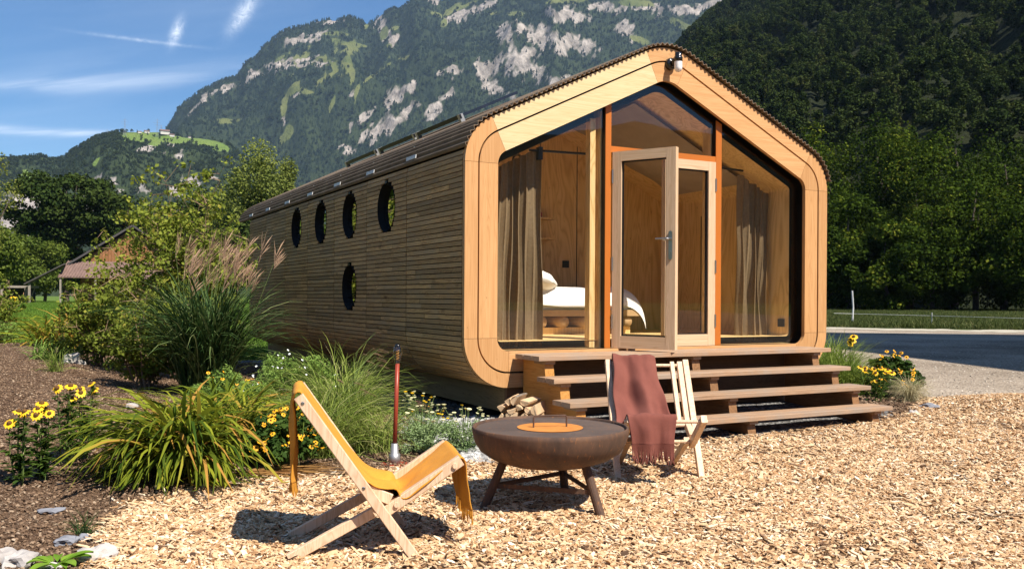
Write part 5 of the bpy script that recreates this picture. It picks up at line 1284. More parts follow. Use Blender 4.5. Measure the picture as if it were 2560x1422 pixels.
# ------------------------------------------------------------------ plants
def blades(g, n, base_r, L, W_, droop, spread, seg=5, tone=(0, 1), azr=None, lean=0.0, stiff=1.0, fold=0.0):
    """strap leaves growing from a base: returns V, F, tone (numpy)"""
    az_ = g.uniform(0, 2 * PI, n) if azr is None else g.uniform(azr[0], azr[1], n)
    br = base_r * np.sqrt(g.random(n)); ba = g.uniform(0, 2 * PI, n)
    bx, by = br * np.cos(ba), br * np.sin(ba)
    l_ = L * g.uniform(.55, 1.1, n); e0 = PI / 2 - np.abs(g.normal(size=n)) * spread - .05 - lean
    dr = droop * g.uniform(.5, 1.4, n); w_ = W_ * g.uniform(.6, 1.2, n)
    t = np.linspace(0, 1, seg + 1)
    ang = e0[:, None] - dr[:, None] * t[None, :] ** 1.5
    dl = l_[:, None] / seg
    rr_ = np.concatenate([np.zeros((n, 1)), np.cumsum(np.cos(ang[:, :-1]) * dl, 1)], 1); zz = np.concatenate([np.zeros((n, 1)), np.cumsum(np.sin(ang[:, :-1]) * dl, 1)], 1)
    zz = np.maximum(zz, .006 + .01 * g.random((n, 1)))
    wob = g.normal(size=n)[:, None] * .10 * t[None, :] ** 2 * l_[:, None]
    ca, sa = np.cos(az_)[:, None], np.sin(az_)[:, None]
    cx_ = bx[:, None] + rr_ * ca - wob * sa; cy_ = by[:, None] + rr_ * sa + wob * ca
    ww = w_[:, None] * np.array([.7] + [1.0] * (seg - 2) + [.65, .06])[None, :] / 2
    A_ = np.stack([cx_ - sa * ww, cy_ + ca * ww, zz], 2); B_ = np.stack([cx_ + sa * ww, cy_ - ca * ww, zz], 2)
    tw = g.normal(size=n)[:, None] * .35 * ww; A_[:, :, 2] += tw; B_[:, :, 2] -= tw
    V = np.stack([A_, B_], 2).reshape(-1, 3)
    k = np.arange(n)[:, None] * (seg + 1) * 2 + np.arange(seg)[None, :] * 2
    F = np.stack([k, k + 1, k + 3, k + 2], 2).reshape(-1, 4)
    tn = np.repeat(tone[0] + (tone[1] - tone[0]) * g.random(n), (seg + 1) * 2)
    tips = np.stack([cx_[:, -1], cy_[:, -1], zz[:, -1]], 1)
    return V, F, tn, tips, np.stack([np.cos(az_), np.sin(az_), ang[:, -1]], 1)
def merge(parts):
    V, F, T = [], [], []; o = 0
    for v, f, t in parts: V.append(v); F.append(f + o); T.append(t); o += len(v)
    return np.concatenate(V), np.concatenate(F), np.concatenate(T)
def foliage(name, parts, mat, parent=None, **props):
    v, f, t = merge(parts); return link(name, npmesh(name, v, f, mat, t), parent, **props)
M['daylily'] = leafmat('daylily_leaf', (0.035, 0.075, 0.008), (0.27, 0.30, 0.025), .35, c3=(0.44, 0.24, 0.05))
M['miscanthus'] = leafmat('miscanthus_leaf', (0.018, 0.050, 0.014), (0.075, 0.125, 0.035), .25, c3=(0.22, 0.25, 0.10))
M['fountain'] = leafmat('fountain_grass_leaf', (0.10, 0.165, 0.022), (0.30, 0.36, 0.075), .35, c3=(0.46, 0.42, 0.20))
M['plume'] = leafmat('pink_plume', (0.34, 0.20, 0.13), (0.54, 0.37, 0.25), .3)
M['plume_brown'] = leafmat('brown_plume', (0.22, 0.13, 0.08), (0.40, 0.27, 0.17), .3)
M['shrubleaf'] = leafmat('shrub_leaf', (0.06, 0.10, 0.012), (0.24, 0.28, 0.040), .35, c3=(0.42, 0.32, 0.06))
M['shrublight'] = leafmat('light_shrub_leaf', (0.08, 0.125, 0.015), (0.30, 0.34, 0.050), .4, c3=(0.46, 0.36, 0.07))
M['asterleaf'] = leafmat('aster_leaf', (0.10, 0.18, 0.03), (0.25, 0.36, 0.08), .3)
M['darkplant'] = leafmat('dark_plant_leaf', (0.020, 0.050, 0.010), (0.07, 0.12, 0.02), .25)
M['heleniumleaf'] = leafmat('helenium_leaf', (0.035, 0.075, 0.014), (0.12, 0.19, 0.035), .3)
M['greyleaf'] = leafmat('yarrow_leaf', (0.16, 0.25, 0.09), (0.34, 0.43, 0.20), .25)
M['stem'] = simple('green_stem', (0.09, 0.14, 0.03), (0.14, 0.18, 0.05), rough=0.7)
M['twig'] = simple('shrub_twig', (0.20, 0.13, 0.08), (0.28, 0.18, 0.11), rough=0.8)
M['yellow'] = simple('yellow_petal', (0.80, 0.50, 0.015), (0.76, 0.43, 0.01), scale=30, rough=0.6)
M['orangeyellow'] = simple('golden_petal', (0.76, 0.38, 0.01), (0.72, 0.33, 0.01), scale=30, rough=0.6)
M['browncone'] = simple('brown_flower_cone', (0.10, 0.045, 0.015), (0.16, 0.08, 0.02), scale=80, rough=0.9, bmp=.5)
M['darkcone'] = simple('dark_flower_cone', (0.025, 0.012, 0.008), (0.04, 0.02, 0.01), scale=80, rough=0.9)
M['paleyellow'] = simple('pale_yarrow_head', (0.62, 0.60, 0.30), (0.70, 0.66, 0.40), scale=90, rough=0.9, bmp=.5)
M['whiteflower'] = simple('white_floret', (0.75, 0.76, 0.72), rough=0.8)
M['redflower'] = simple('red_floret', (0.45, 0.05, 0.02), (0.5, 0.09, 0.03), rough=0.7)
M['dryleaf'] = leafmat('dry_leaf', (0.20, 0.09, 0.03), (0.42, 0.24, 0.08), .2)
def flower_mesh(petal_mat, cone_mat, n=13, r0=.010, r1=.026, droop=.25, cone=.011, name='flower'):
    m = MB(); g = random.Random(n)
    for k in range(n):
        a = 2 * PI * k / n + g.uniform(-.08, .08); w_ = r1 * .34; L = r1 * g.uniform(.9, 1.1)
        def P(r_, s_, z): return (math.cos(a) * r_ - math.sin(a) * s_, math.sin(a) * r_ + math.cos(a) * s_, z)
        m.add([P(r0 * .5, -w_ * .4, 0), P(r0 * .5, w_ * .4, 0), P(L * .7, w_ * .62, -droop * L * .5), P(L, w_ * .2, -droop * L), P(L * .97, -w_ * .2, -droop * L), P(L * .7, -w_ * .62, -droop * L * .5)], [(0, 1, 2, 3, 4, 5)])
    np_ = len(m.f); m.lathe([(cone, -.001), (cone * .95, cone * .5), (cone * .5, cone * .95), (.0005, cone * 1.05)], 10)
    me = bpy.data.meshes.new(name); me.from_pydata(m.v, [], m.f); me.materials.append(petal_mat); me.materials.append(cone_mat)
    for p in me.polygons[np_:]: p.material_index = 1
    return me
FL_HEL = flower_mesh(M['yellow'], M['browncone'], 13, .011, .030, .15, .0125)
FL_HEL2 = flower_mesh(M['yellow'], M['browncone'], 11, .011, .027, .45, .0125)
FL_RUD = flower_mesh(M['orangeyellow'], M['darkcone'], 11, .007, .021, .15, .0065)
FL_RUD2 = flower_mesh(M['orangeyellow'], M['darkcone'], 9, .007, .019, .5, .0065)
def face_cam_tilt(o, g, up=.9, cam_w=.8):
    p = Vector(o.matrix_world.translation if False else o['_p']) if '_p' in o else Vector((0, 0, 0))
    d = Vector((g.normal() * .35 + .1, g.normal() * .35 - cam_w, up)).normalized()
    o.rotation_euler = d.to_track_quat('Z', 'Y').to_euler()
def leafy_stem_plant(label, cat, name, x, y, stems, h, leafL, leafW, lmat, head, nhead, spread, seed, group=None, nleaf=26, leafup=.35, headsize=1.0, rows=None, z0=None):
    g = np.random.default_rng(seed); z = g1(x, y) if z0 is None else z0
    t = thing(name, label, cat, (x, y, z - .005), group=group)
    st = MB(); LV, LF, LT = [], [], []; o = 0; tops = []
    for k in range(stems):
        a = g.uniform(0, 2 * PI); r_ = spread * math.sqrt(g.random()); hh = h * g.uniform(.82, 1.05)
        b0 = Vector((r_ * .45 * math.cos(a), r_ * .45 * math.sin(a), 0)); tp = Vector((r_ * math.cos(a) * 1.1, r_ * math.sin(a) * 1.1, hh)); md_ = b0.lerp(tp, .5) + Vector((g.normal() * .012, g.normal() * .012, 0))
        st.tube([b0, md_, tp], [.004, .0034, .0022], 5); tops.append(tp)
        n = nleaf; tt = g.uniform(.06, .96, n); az_ = tt * 40 + g.uniform(0, 1, n) * 1.5
        for i in range(n):
            p = b0.lerp(md_, tt[i] * 2) if tt[i] < .5 else md_.lerp(tp, tt[i] * 2 - 1)
            L = leafL * g.uniform(.7, 1.15) * (1.1 - .55 * tt[i]); el_ = leafup + g.normal() * .2
            d = Vector((math.cos(az_[i]) * math.cos(el_), math.sin(az_[i]) * math.cos(el_), math.sin(el_))); s_ = Vector((-math.sin(az_[i]), math.cos(az_[i]), 0)) * leafW * .5
            q1 = p + d * L * .5; q2 = p + d * L + Vector((0, 0, -L * .28)); 
            LV += [p, q1 + s_, q2, q1 - s_]; LF.append((o, o + 1, o + 2, o + 3)); LT += [g.random()] * 4; o += 4
    st.build('stems', M['stem'], t, kind='stuff')
    m = npmesh('leaves', np.array([tuple(v) for v in LV]), np.array(LF), lmat, np.array(LT)); link('leaves', m, t, kind='stuff')
    for k in range(nhead):
        p = tops[k % stems]; 
        if k >= stems: p = p + Vector((g.normal() * .03, g.normal() * .03, -abs(g.normal()) * .06 - .01))
        f = link('flower', head[int(g.integers(0, len(head)))], t, p + Vector((0, 0, .004))); s_ = headsize * g.uniform(.85, 1.15); f.scale = (s_, s_, s_)
        d = Vector((g.normal() * .35 - .15, g.normal() * .35 - .55, .85)).normalized(); f.rotation_euler = d.to_track_quat('Z', 'Y').to_euler()
    return t
# tall yellow daisies at the left
for x, y, ns_, h, nh, sd, lab in ((-3.345, -.86, 5, .44, 4, 1, 'tall yellow daisy plant at the left picture edge, its lowest bloom facing the camera'), (-3.235, -.80, 5, .47, 6, 2, 'tall yellow daisy plant, second from the left, two blooms close together'),
                                  (-3.100, -.48, 5, .50, 4, 3, 'tall yellow daisy plant, third from the left, with dark stems'), (-2.985, -.40, 4, .49, 4, 4, 'tall yellow daisy plant nearest the strap leaved clump')):
    leafy_stem_plant(lab, 'flower', 'yellow_daisy_plant', x, y, ns_, h, .095, .026, M['heleniumleaf'], [FL_HEL, FL_HEL2], nh, .06, sd, 'tall yellow daisies in the left bed', 46, .5, 1.15)
# daylily clump with yellow-green straps
def strapclump(label, x, y, n, L, W_, seed, mat, droop=2.2, spread=.55, br=.22, sc=(1, 1), seg=6, tone=(0, .85), name='strap_leaf_clump', cat='plant', extra=None, group=None, lean=0.0, azr=None):
    g = np.random.default_rng(seed); t = thing(name, label, cat, (x, y, g1(x, y)), group=group)
    v, f, tn, tips, dd = blades(g, n, br, L, W_, droop, spread, seg, tone, azr, lean); v[:, 0] *= sc[0]; v[:, 1] *= sc[1]
    if mat is M['daylily']:
        k_ = (seg + 1) * 2; dead = np.repeat(g.random(n) < .07, k_); tn = np.where(dead, 1.0, tn)
    link('leaves', npmesh('leaves', v, f, mat, tn), t, kind='stuff'); return t, tips, dd, g
strapclump('big clump of arching yellow green strap leaves in front of the tall dark grass', -2.20, -.42, 640, .64, .018, 11, M['daylily'], 2.4, .5, .27, (1.2, .9), tone=(0, .93))
strapclump('lower strap leaved clump sprawling down to the wood chips', -2.40, -.86, 420, .92, .020, 12, M['daylily'], 2.3, .42, .17, (1.0, 1.0), azr=(2.7, 5.3), lean=.38)
strapclump('strap leaved clump with brown tipped leaves behind the mustard chair back', -1.93, .25, 380, .62, .016, 13, M['daylily'], 2.2, .6, .2, (1.2, 1.0))
strapclump('dry brown fallen leaves at the foot of the strap leaved clump', -2.02, -1.02, 110, .55, .011, 14, M['dryleaf'], .6, .12, .10, (1.2, .7), name='dry_leaf_tuft', lean=1.35, azr=(-1.2, .5))
strapclump('small tuft of strap leaves beside the daisies', -2.93, .15, 60, .32, .012, 15, M['daylily'], 1.6, .45, .05)
strapclump('dark thin grass tuft between the stones at bottom left', -3.07, -2.10, 90, .16, .003, 16, M['miscanthus'], 1.2, .8, .03, name='grass_tuft', cat='grass')
strapclump('loose grass tuft on the bare soil at left', -3.0, 5.6, 120, .42, .006, 17, M['fountain'], 1.4, .6, .10, name='grass_tuft', cat='grass')
strapclump('wide clump of orange tinged strap leaves at the meadow edge', -2.62, 11.4, 420, .95, .022, 18, M['daylily'], 1.9, .55, .35, (1.5, .8), tone=(.1, 1.0))
strapclump('reddish low tuft behind the second daisy', -3.02, 1.2, 60, .22, .010, 19, M['plume_brown'], 1.3, .7, .05, name='grass_tuft', cat='grass')
strapclump('pale weeds on the soil in front of the meadow', -2.95, 8.6, 200, .42, .018, 20, M['asterleaf'], 1.2, .7, .35, name='weed_patch', cat='weeds')
# miscanthus: tall dark blades and pink plumes
def plumes(g, pts, mat, L, n_str, parent, w_=.004, lean=.5, st_len=.0, name='plume'):
    for p, az_ in pts:
        m = MB(); top = Vector(p)
        d = Vector((math.cos(az_) * lean, math.sin(az_) * lean, 1)).normalized()
        for k in range(n_str):
            t = k / n_str; q = top + d * (L * .55 * t); a = g.uniform(0, 2 * PI); sp = .28 + .30 * g.random()
            e = (d + Vector((math.cos(a) * sp + .22, math.sin(a) * sp, -.05 * g.random()))).normalized(); l_ = L * g.uniform(.45, .75)
            s_ = e.cross(Vector((0, 0, 1))).normalized() * w_ / 2
            m.add([q - s_, q + s_, q + e * l_ * .6 + s_ + Vector((0, 0, .003)), q + e * l_ + Vector((.01, 0, -.02 * t)), q + e * l_ * .6 - s_], [(0, 1, 2, 3, 4)], g.random())
        m.build(name, mat, parent)
mi, tips, dd, g_ = strapclump('tall dark green ornamental grass with pinkish plumes next to the shrub', -1.52, 3.7, 1100, 1.62, .013, 31, M['miscanthus'], 1.55, .22, .27, (1.0, 1.0), 7, (0, .95), 'ornamental_grass', 'grass')
st = MB(); pl = []
for k in range(30):
    a = g_.uniform(0, 2 * PI); r_ = .28 * math.sqrt(g_.random()); bx, by = r_ * math.cos(a), r_ * math.sin(a)
    tx, ty, tz = bx * 2.1 + g_.normal() * .12 + .22, by * 1.6, g_.uniform(1.20, 1.68)
    st.tube([(bx, by, .1), ((bx + tx) / 2, (by + ty) / 2, tz * .55), (tx, ty, tz)], [.004, .003, .002], 4); pl.append(((tx, ty, tz - .08), g_.uniform(-.9, .9)))
st.build('stalks', M['stem'], mi, kind='stuff'); plumes(g_, pl, M['plume'], .36, 26, mi, .0034, .25)
# fountain grasses in front of the wall
for x, y, n, L, sd, lab, np_ in ((-1.10, .05, 1400, .86, 41, 'big fountain grass tuft left of the red lamp post', 9), (-1.45, -.58, 850, .62, 42, 'low fountain grass tuft under the mustard chair back', 4), (-.72, 1.2, 420, .95, 43, 'fountain grass tuft close to the slatted wall', 6), (-1.0, -.52, 360, .42, 44, 'small fountain grass tuft right beside the red lamp post', 6)):
    t, tips, dd, g_ = strapclump(lab, x, y, n, L, .0045, sd, M['fountain'], 1.9, .48, .16, (1.15, 1.0), 6, (0, 1), 'fountain_grass', 'grass', group='fountain grasses along the cabin')
    ps = MB()
    for k in range(np_):
        a = g_.uniform(-.9, .9); h_ = L * g_.uniform(.62, .92); tx, ty = .34 * math.cos(a), .34 * math.sin(a) * .8; 
        ps.tube([(0, 0, .05), (tx * .5, ty * .5, h_ * .8), (tx, ty, h_)], [.0022, .0016, .0012], 4)
        b = MB(); q0 = Vector((tx, ty, h_)); d = Vector((math.cos(a), math.sin(a) * .8, -.12)).normalized(); Lp = g_.uniform(.07, .11)
        for i in range(90):
            u = g_.random(); c_ = q0 + d * (Lp * u) + Vector((0, 0, -.02 * u * u)); aa = g_.uniform(0, 2 * PI); s1 = d.cross(Vector((0, 0, 1))).normalized(); s2 = d.cross(s1)
            e = (s1 * math.cos(aa) + s2 * math.sin(aa)) * .013 * (1 - .6 * abs(u - .4)) + d * .010; w_ = d.cross(e).normalized() * .0012
            b.add([c_ - w_, c_ + w_, c_ + e], [(0, 1, 2)], g_.random())
        b.build('plume', M['plume_brown'], t)
    ps.build('stalks', M['stem'], t, kind='stuff')
# the big loose shrub
def shrub(label, x, y, h, rad, nbr, nleaf, lsize, seed, mat, lean=(0, 0), name='shrub', low=.12, aspect=1.5, group=None, twig_r=.012, dens_shell=1.0):
    g = np.random.default_rng(seed); t = thing(name, label, 'shrub', (x, y, g1(x, y)), group=group)
    b = MB(); cc, rr = [], []
    for k in range(nbr):
        a = g.uniform(0, 2 * PI); r_ = rad * math.sqrt(g.random()); hh = h * (.55 + .45 * g.random()) * (1 - .35 * (r_ / rad) ** 2)
        p0 = Vector((g.normal() * .06, g.normal() * .06, 0)); tp = Vector((r_ * math.cos(a) + lean[0] * hh, r_ * math.sin(a) + lean[1] * hh, hh))
        pts = [p0]; 
        for i in range(1, 7):
            u = i / 6; q = p0.lerp(tp, u); q += Vector((g.normal(), g.normal(), 0)) * .035 * h * .5; q.z += .06 * h * math.sin(u * PI); pts.append(q)
        b.tube(pts, [twig_r * (1 - .85 * i / 6) for i in range(7)], 5)
        for i in range(2, 7):
            for j in range(3):
                q = pts[i] + Vector((g.normal(), g.normal(), g.normal() * .7)) * rad * .16
                b.tube([pts[i], q], [twig_r * .35, twig_r * .12], 3, False); cc.append(tuple(q)); s_ = rad * .135 * g.uniform(.6, 1.2) * (1.1 if i < 6 else .7); rr.append((s_, s_, s_ * .8))
    b.build('branches', M['twig'], t, kind='stuff')
    cc = np.array(cc); k_ = cc[:, 2] > low * h; cc, rr = cc[k_], np.array(rr)[k_]
    v, f, tn = leaf_cloud(g, cc, rr, nleaf, lsize, aspect, up=.5); v[:, 2] = np.maximum(v[:, 2], .03)
    link('leaves', npmesh('leaves', v, f, mat, tn), t, kind='stuff'); return t
shrub('big loose yellow green shrub standing at the left end of the cabin', -1.48, 6.2, 3.15, 1.05, 36, 15500, .060, 51, M['shrublight'])
shrub('lower bushy shrub in front of the big loose shrub', -2.10, 4.4, 1.15, .72, 18, 7500, .045, 52, M['shrubleaf'], low=.03)
shrub('dense green shrub under the left side of the tall shrub', -2.35, 8.0, 1.35, .75, 16, 7000, .055, 53, M['shrubleaf'], low=.03)
shrub('yellow green garden shrub cut by the left picture edge', -4.05, 15.6, 2.0, .75, 16, 6000, .06, 54, M['shrubleaf'], low=.03)
shrub('low leafy plant behind the daisies at the meadow edge', -4.0, 13.6, .8, .7, 12, 3500, .06, 55, M['asterleaf'], low=.02)
# white aster bush and dark leaved black-eyed flowers
def bush(label, x, y, h, rad, n, size, seed, mat, cat='plant', name='flowering_bush', aspect=3.0, heads=None, nh=0, hs=1.0, group=None, sq=1.0, zr=(.86, 1.08)):
    g = np.random.default_rng(seed); t = thing(name, label, cat, (x, y, g1(x, y)), group=group); cc, rr = [], []
    for k in range(60):
        a = g.uniform(0, 2 * PI); r_ = rad * math.sqrt(g.random()); z = h * (1 - .55 * (r_ / rad) ** 2) * (.25 + .72 * g.random()); cc.append((r_ * math.cos(a), r_ * math.sin(a) * sq, z)); s_ = .22 * rad * g.uniform(.6, 1.2); rr.append((s_, s_, s_ * .8))
    v, f, tn = leaf_cloud(g, cc, rr, n, size, aspect, up=.8); v[:, 2] = np.maximum(v[:, 2], .012); link('leaves', npmesh('leaves', v, f, mat, tn), t, kind='stuff')
    b = MB()
    for k in range(24):
        c_ = cc[k]; b.tube([(c_[0] * .3, c_[1] * .3, 0), (c_[0] * .8, c_[1] * .8, c_[2] * .6), c_], [.003, .0025, .002], 4)
    b.build('stems', M['stem'], t, kind='stuff')
    for k in range(nh):
        a = g.uniform(0, 2 * PI); r_ = rad * math.sqrt(g.random()) * 1.02; z = h * (1 - .55 * (r_ / rad) ** 2) * g.uniform(*zr)
        f = link('flower', heads[int(g.integers(0, len(heads)))], t, (r_ * math.cos(a), r_ * math.sin(a) * sq - .02, z)); s_ = hs * g.uniform(.8, 1.15); f.scale = (s_, s_, s_)
        d = Vector((g.normal() * .4, g.normal() * .3 - .6, .8)).normalized(); f.rotation_euler = d.to_track_quat('Z', 'Y').to_euler()
    return t
def headmesh(name, mat, r_=.012, dome=.4, rag=.2, seed=0):
    g = random.Random(seed); m = MB(); n = 10; vs = [(0, 0, r_ * dome)]
    for k in range(n): a = 2 * PI * k / n; q = r_ * g.uniform(1 - rag, 1); vs.append((q * math.cos(a), q * math.sin(a), r_ * dome * g.uniform(.2, .6)))
    for k in range(n): a = 2 * PI * k / n; q = r_ * .5; vs.append((q * math.cos(a), q * math.sin(a), -r_ * .4))
    m.add(vs, [(0, 1 + k, 1 + (k + 1) % n) for k in range(n)] + [(1 + k, 1 + n + k, 1 + n + (k + 1) % n, 1 + (k + 1) % n) for k in range(n)])
    me = bpy.data.meshes.new(name); me.from_pydata(m.v, [], m.f); me.materials.append(mat); return me
WHT = headmesh('white_head', M['whiteflower'], .011); YAR = headmesh('yarrow_head', M['paleyellow'], .024, .25); YAR2 = headmesh('yarrow_yellow_head', M['yellow'], .020, .3); REDH = headmesh('red_head', M['redflower'], .05, .3)
bush('fresh green aster bush with tiny white flowers beside the tall dark grass', -1.22, 1.05, .70, .46, 11000, .034, 61, M['asterleaf'], 'flower', heads=[WHT], nh=34, name='aster_bush')
bush('dark leaved bush full of small golden black eyed flowers behind the mustard chair', -1.76, -.86, .40, .25, 4200, .045, 62, M['darkplant'], 'flower', aspect=1.8, heads=[FL_RUD, FL_RUD2], nh=140, hs=1.0, zr=(.6, 1.12), name='black_eyed_flower_bush')
bush('small leafy plant with a few golden flowers behind the aster', -1.55, 2.2, .42, .35, 3600, .04, 63, M['asterleaf'], 'flower', heads=[FL_RUD], nh=12, name='aster_bush')
bush('reddish flowering plant far back at the meadow edge', -2.03, 12.2, .55, .35, 2200, .06, 64, M['darkplant'], 'flower', heads=[REDH], nh=9, name='red_flower_plant', aspect=1.8)
def yarrow(x, y, seed, lab, n=30, h=.34):
    g = np.random.default_rng(seed); t = thing('yarrow_plant', lab, 'flower', (x, y, g1(x, y)), group='yarrows right of the red lamp post')
    parts = []
    for k in range(46):                       # feathery leaves: midrib with short leaflets
        a = g.uniform(0, 2 * PI); L = g.uniform(.10, .22); e0 = g.uniform(.5, 1.3); P_, F_ = [], []; base = np.array([g.normal() * .07, g.normal() * .06, .01])
        for i in range(12):
            u = i / 11; r_ = L * u * math.cos(e0 - u * .6); z = L * u * math.sin(e0 - u * .6); c_ = base + np.array([r_ * math.cos(a), r_ * math.sin(a), z])
            for s in (-1, 1):
                w_ = .020 * math.sin(PI * (u * .85 + .1)); sd = np.array([-math.sin(a) * s, math.cos(a) * s, .25]); fw = np.array([math.cos(a), math.sin(a), .2])
                o = len(P_); P_ += [c_, c_ + sd * w_ + fw * .006, c_ + sd * w_ * .6 + fw * .014, c_ + fw * .006]; F_.append((o, o + 1, o + 2, o + 3))
        parts.append((np.array(P_), np.array(F_), np.full(len(P_), g.random())))
    cc = [(g.normal() * .09, g.normal() * .08, g.uniform(.05, .2)) for _ in range(24)]
    v, f, tn = leaf_cloud(g, cc, [(.06, .06, .05)] * 24, 2600, .020, 2.6, up=.6); v[:, 2] = np.maximum(v[:, 2], .01); parts.append((v, f, tn))
    foliage('leaves', parts, M['greyleaf'], t, kind='stuff')
    st = MB()
    for k in range(n):
        a = g.uniform(0, 2 * PI); r_ = .20 * math.sqrt(g.random()); tp = Vector((r_ * math.cos(a), r_ * math.sin(a), h * g.uniform(.72, 1.05)))
        st.tube([tp * .15 * 1, tp * .6 + Vector((0, 0, .02)), tp], [.0026, .002, .0016], 4)
        f_ = link('flower', YAR if g.random() < .8 else YAR2, t, tp); s_ = g.uniform(.5, .9); f_.scale = (s_, s_, s_); f_.rotation_euler = (g.normal() * .15, g.normal() * .15, g.uniform(0, 6))
    st.build('stems', M['stem'], t, kind='stuff')
yarrow(-.66, -.72, 71, 'grey green yarrow plant right beside the lamp post', 24)
yarrow(-.36, -.80, 72, 'grey green yarrow plant nearest the fire bowl', 22, .32)
yarrow(-.52, -.30, 73, 'yarrow plant behind the two others, against the dark cabin base', 24, .36)
# right of the steps
strapclump('purple green fountain grass against the right corner of the cabin', 5.50, 1.05, 1100, .86, .0065, 81, M['fountain'], 1.4, .42, .22, (1.2, 1.0), 6, (0, .8), name='fountain_grass', cat='grass')
strapclump('dense low green grass just right of the steps', 5.25, .55, 1000, .66, .007, 82, M['fountain'], 1.5, .5, .22, (1.2, 1.0), 5, (0, .7), name='fountain_grass', cat='grass')
bush('golden black eyed flower bush right of the steps', 5.72, .28, .52, .34, 4600, .05, 83, M['darkplant'], 'flower', aspect=1.8, heads=[FL_RUD, FL_RUD2], nh=80, hs=1.3, name='black_eyed_flower_bush', zr=(.6, 1.12))
leafy_stem_plant('yellow daisies low at the right end of the steps', 'flower', 'yellow_daisy_plant', 4.85, -.25, 8, .36, .07, .020, M['heleniumleaf'], [FL_HEL, FL_HEL2], 14, .17, 84, nleaf=30, headsize=1.2)
leafy_stem_plant('single tall yellow daisy in the grass at the right cabin corner', 'flower', 'yellow_daisy_plant', 5.70, .85, 3, .72, .08, .018, M['heleniumleaf'], [FL_HEL], 5, .05, 85, nleaf=24, headsize=1.5)
t, tips, dd, g_ = strapclump('fine straw coloured feather grass at the gravel edge', 5.35, -.30, 900, .42, .0022, 86, M['plume_brown'], 2.4, .5, .05, (1.1, .8), 7, (.4, 1), 'feather_grass', 'grass')
M['feather'] = leafmat('feather_grass_blade', (0.30, 0.26, 0.13), (0.52, 0.46, 0.28), .3); t.children[0].data.materials[0] = M['feather']
# bottom left: broad leaves and stones
g_ = np.random.default_rng(91); bl = thing('broad_leaf_plant', 'fresh green broad leaved plant at the bottom left corner', 'plant', (-3.20, -2.66, 0))
M['freshleaf'] = leafmat('fresh_broad_leaf', (0.12, 0.24, 0.02), (0.22, 0.36, 0.04), .35)
for k in range(13):
    a = 2 * PI * k / 13 + g_.normal() * .2; L = g_.uniform(.07, .12); W_ = L * .42; e = g_.uniform(.25, .9); m = MB(); vs = []; nU = 7
    for i in range(nU + 1):
        u = i / nU; rr_ = .03 + L * u; z = .02 + L * u * math.sin(e) - .055 * u * u; wv = W_ * math.sin(PI * min(1, u * .92 + .06)) ** .7
        for s in (-1, 0, 1): vs.append((rr_ * math.cos(a) - s * wv * math.sin(a) * .5, rr_ * math.sin(a) + s * wv * math.cos(a) * .5, z + abs(s) * .008))
    m.add(vs, [(i * 3 + j, i * 3 + j + 1, i * 3 + j + 4, i * 3 + j + 3) for i in range(nU) for j in (0, 1)], g_.random()); m.build('leaf', M['freshleaf'], bl, smooth=True)
M['rock'] = simple('pale_limestone', (0.50, 0.46, 0.42), (0.32, 0.29, 0.27), scale=7, rough=0.9, bmp=.5, obj=True)
M['rock2'] = simple('blue_grey_stone', (0.24, 0.25, 0.28), (0.17, 0.17, 0.19), scale=9, rough=0.9, bmp=.5)
for i, (x, y, s, mt, lab) in enumerate(((-3.03, -2.56, .075, 'rock', 'pale pinkish stone at the corner of the wood chips'), (-3.33, -2.50, .070, 'rock', 'long flat cream stone at the bottom left'), (-3.43, -2.38, .060, 'rock', 'tan stone cut by the left picture edge'),
        (-3.14, -2.20, .045, 'rock2', 'blue grey pitted stone in the soil'), (-3.06, -2.19, .030, 'rock2', 'small blue grey stone beside the pitted one'), (-3.19, -1.54, .040, 'rock2', 'flat grey stone on the bare soil'), (-2.72, 7.9, .16, 'rock', 'white stone on the soil bank at left'),
        (-3.22, -2.64, .035, 'rock', 'small round pale stone by the broad leaves'), (-2.50, 1.6, .05, 'rock', 'pale stone above the strap leaves'), (5.05, -.78, .07, 'rock2', 'grey stone at the right end of the lowest step'), (4.6, -.92, .05, 'rock', 'pale stone under the right end of the steps'))):
    me = stone_mesh(50 + i, M[mt], s, 3, .35); o = link('garden_stone', me, None, (x, y, g1(x, y) + s * .15)); o.rotation_euler = (0, 0, i * 1.3); tag(o, lab, 'stone')

# ------------------------------------------------------------------ meadow grass (fine) and verge
M['meadowblade'] = leafmat('meadow_blade', (0.075, 0.15, 0.015), (0.16, 0.26, 0.04), .35, rand_amt=.5)
tuft = []
for s_ in range(4):
    g_ = np.random.default_rng(100 + s_); v, f, tn, _, _ = blades(g_, 26, .16, .20, .012, 1.1, .45, 3); tuft.append(npmesh('grass_tuft_piece', v, f, M['meadowblade'], tn))
def mead(name, poly, n, seed, label, smin, smax, pw=1.3, mar=2.0):
    P = ptsin(poly, n, seed, lambda x, y: view_dens(x, y, 8, 18, pw, mar)); g = np.random.default_rng(seed)
    s_ = g.uniform(smin, smax, n); rot = np.zeros((n, 3)); rot[:, 2] = g.uniform(0, 6.28, n)
    o = scatter(name, np.concatenate([P, np.full((n, 1), -.03)], 1), rot, np.stack([s_ * 1.2, s_ * 1.2, s_], 1), g.integers(0, 4, n), tuft); tag(o, label, 'grass')
mead('meadow_grass', [(-14, 19.5), (-4.2, 16.5), (-2.9, 14.2), (-2.2, 12.7), (-.8, 11), (.5, 9.8), (12, 30), (60, 180), (-40, 190), (-30, 60)], 42000, 111, 'bright green meadow grass behind the garden bed', .7, 1.6, 1.15)
M['vergeblade'] = leafmat('verge_blade', (0.030, 0.048, 0.012), (0.085, 0.105, 0.028), .3, c3=(0.26, 0.23, 0.10), rand_amt=.6)
meadow_tufts = tuft; tuft = []
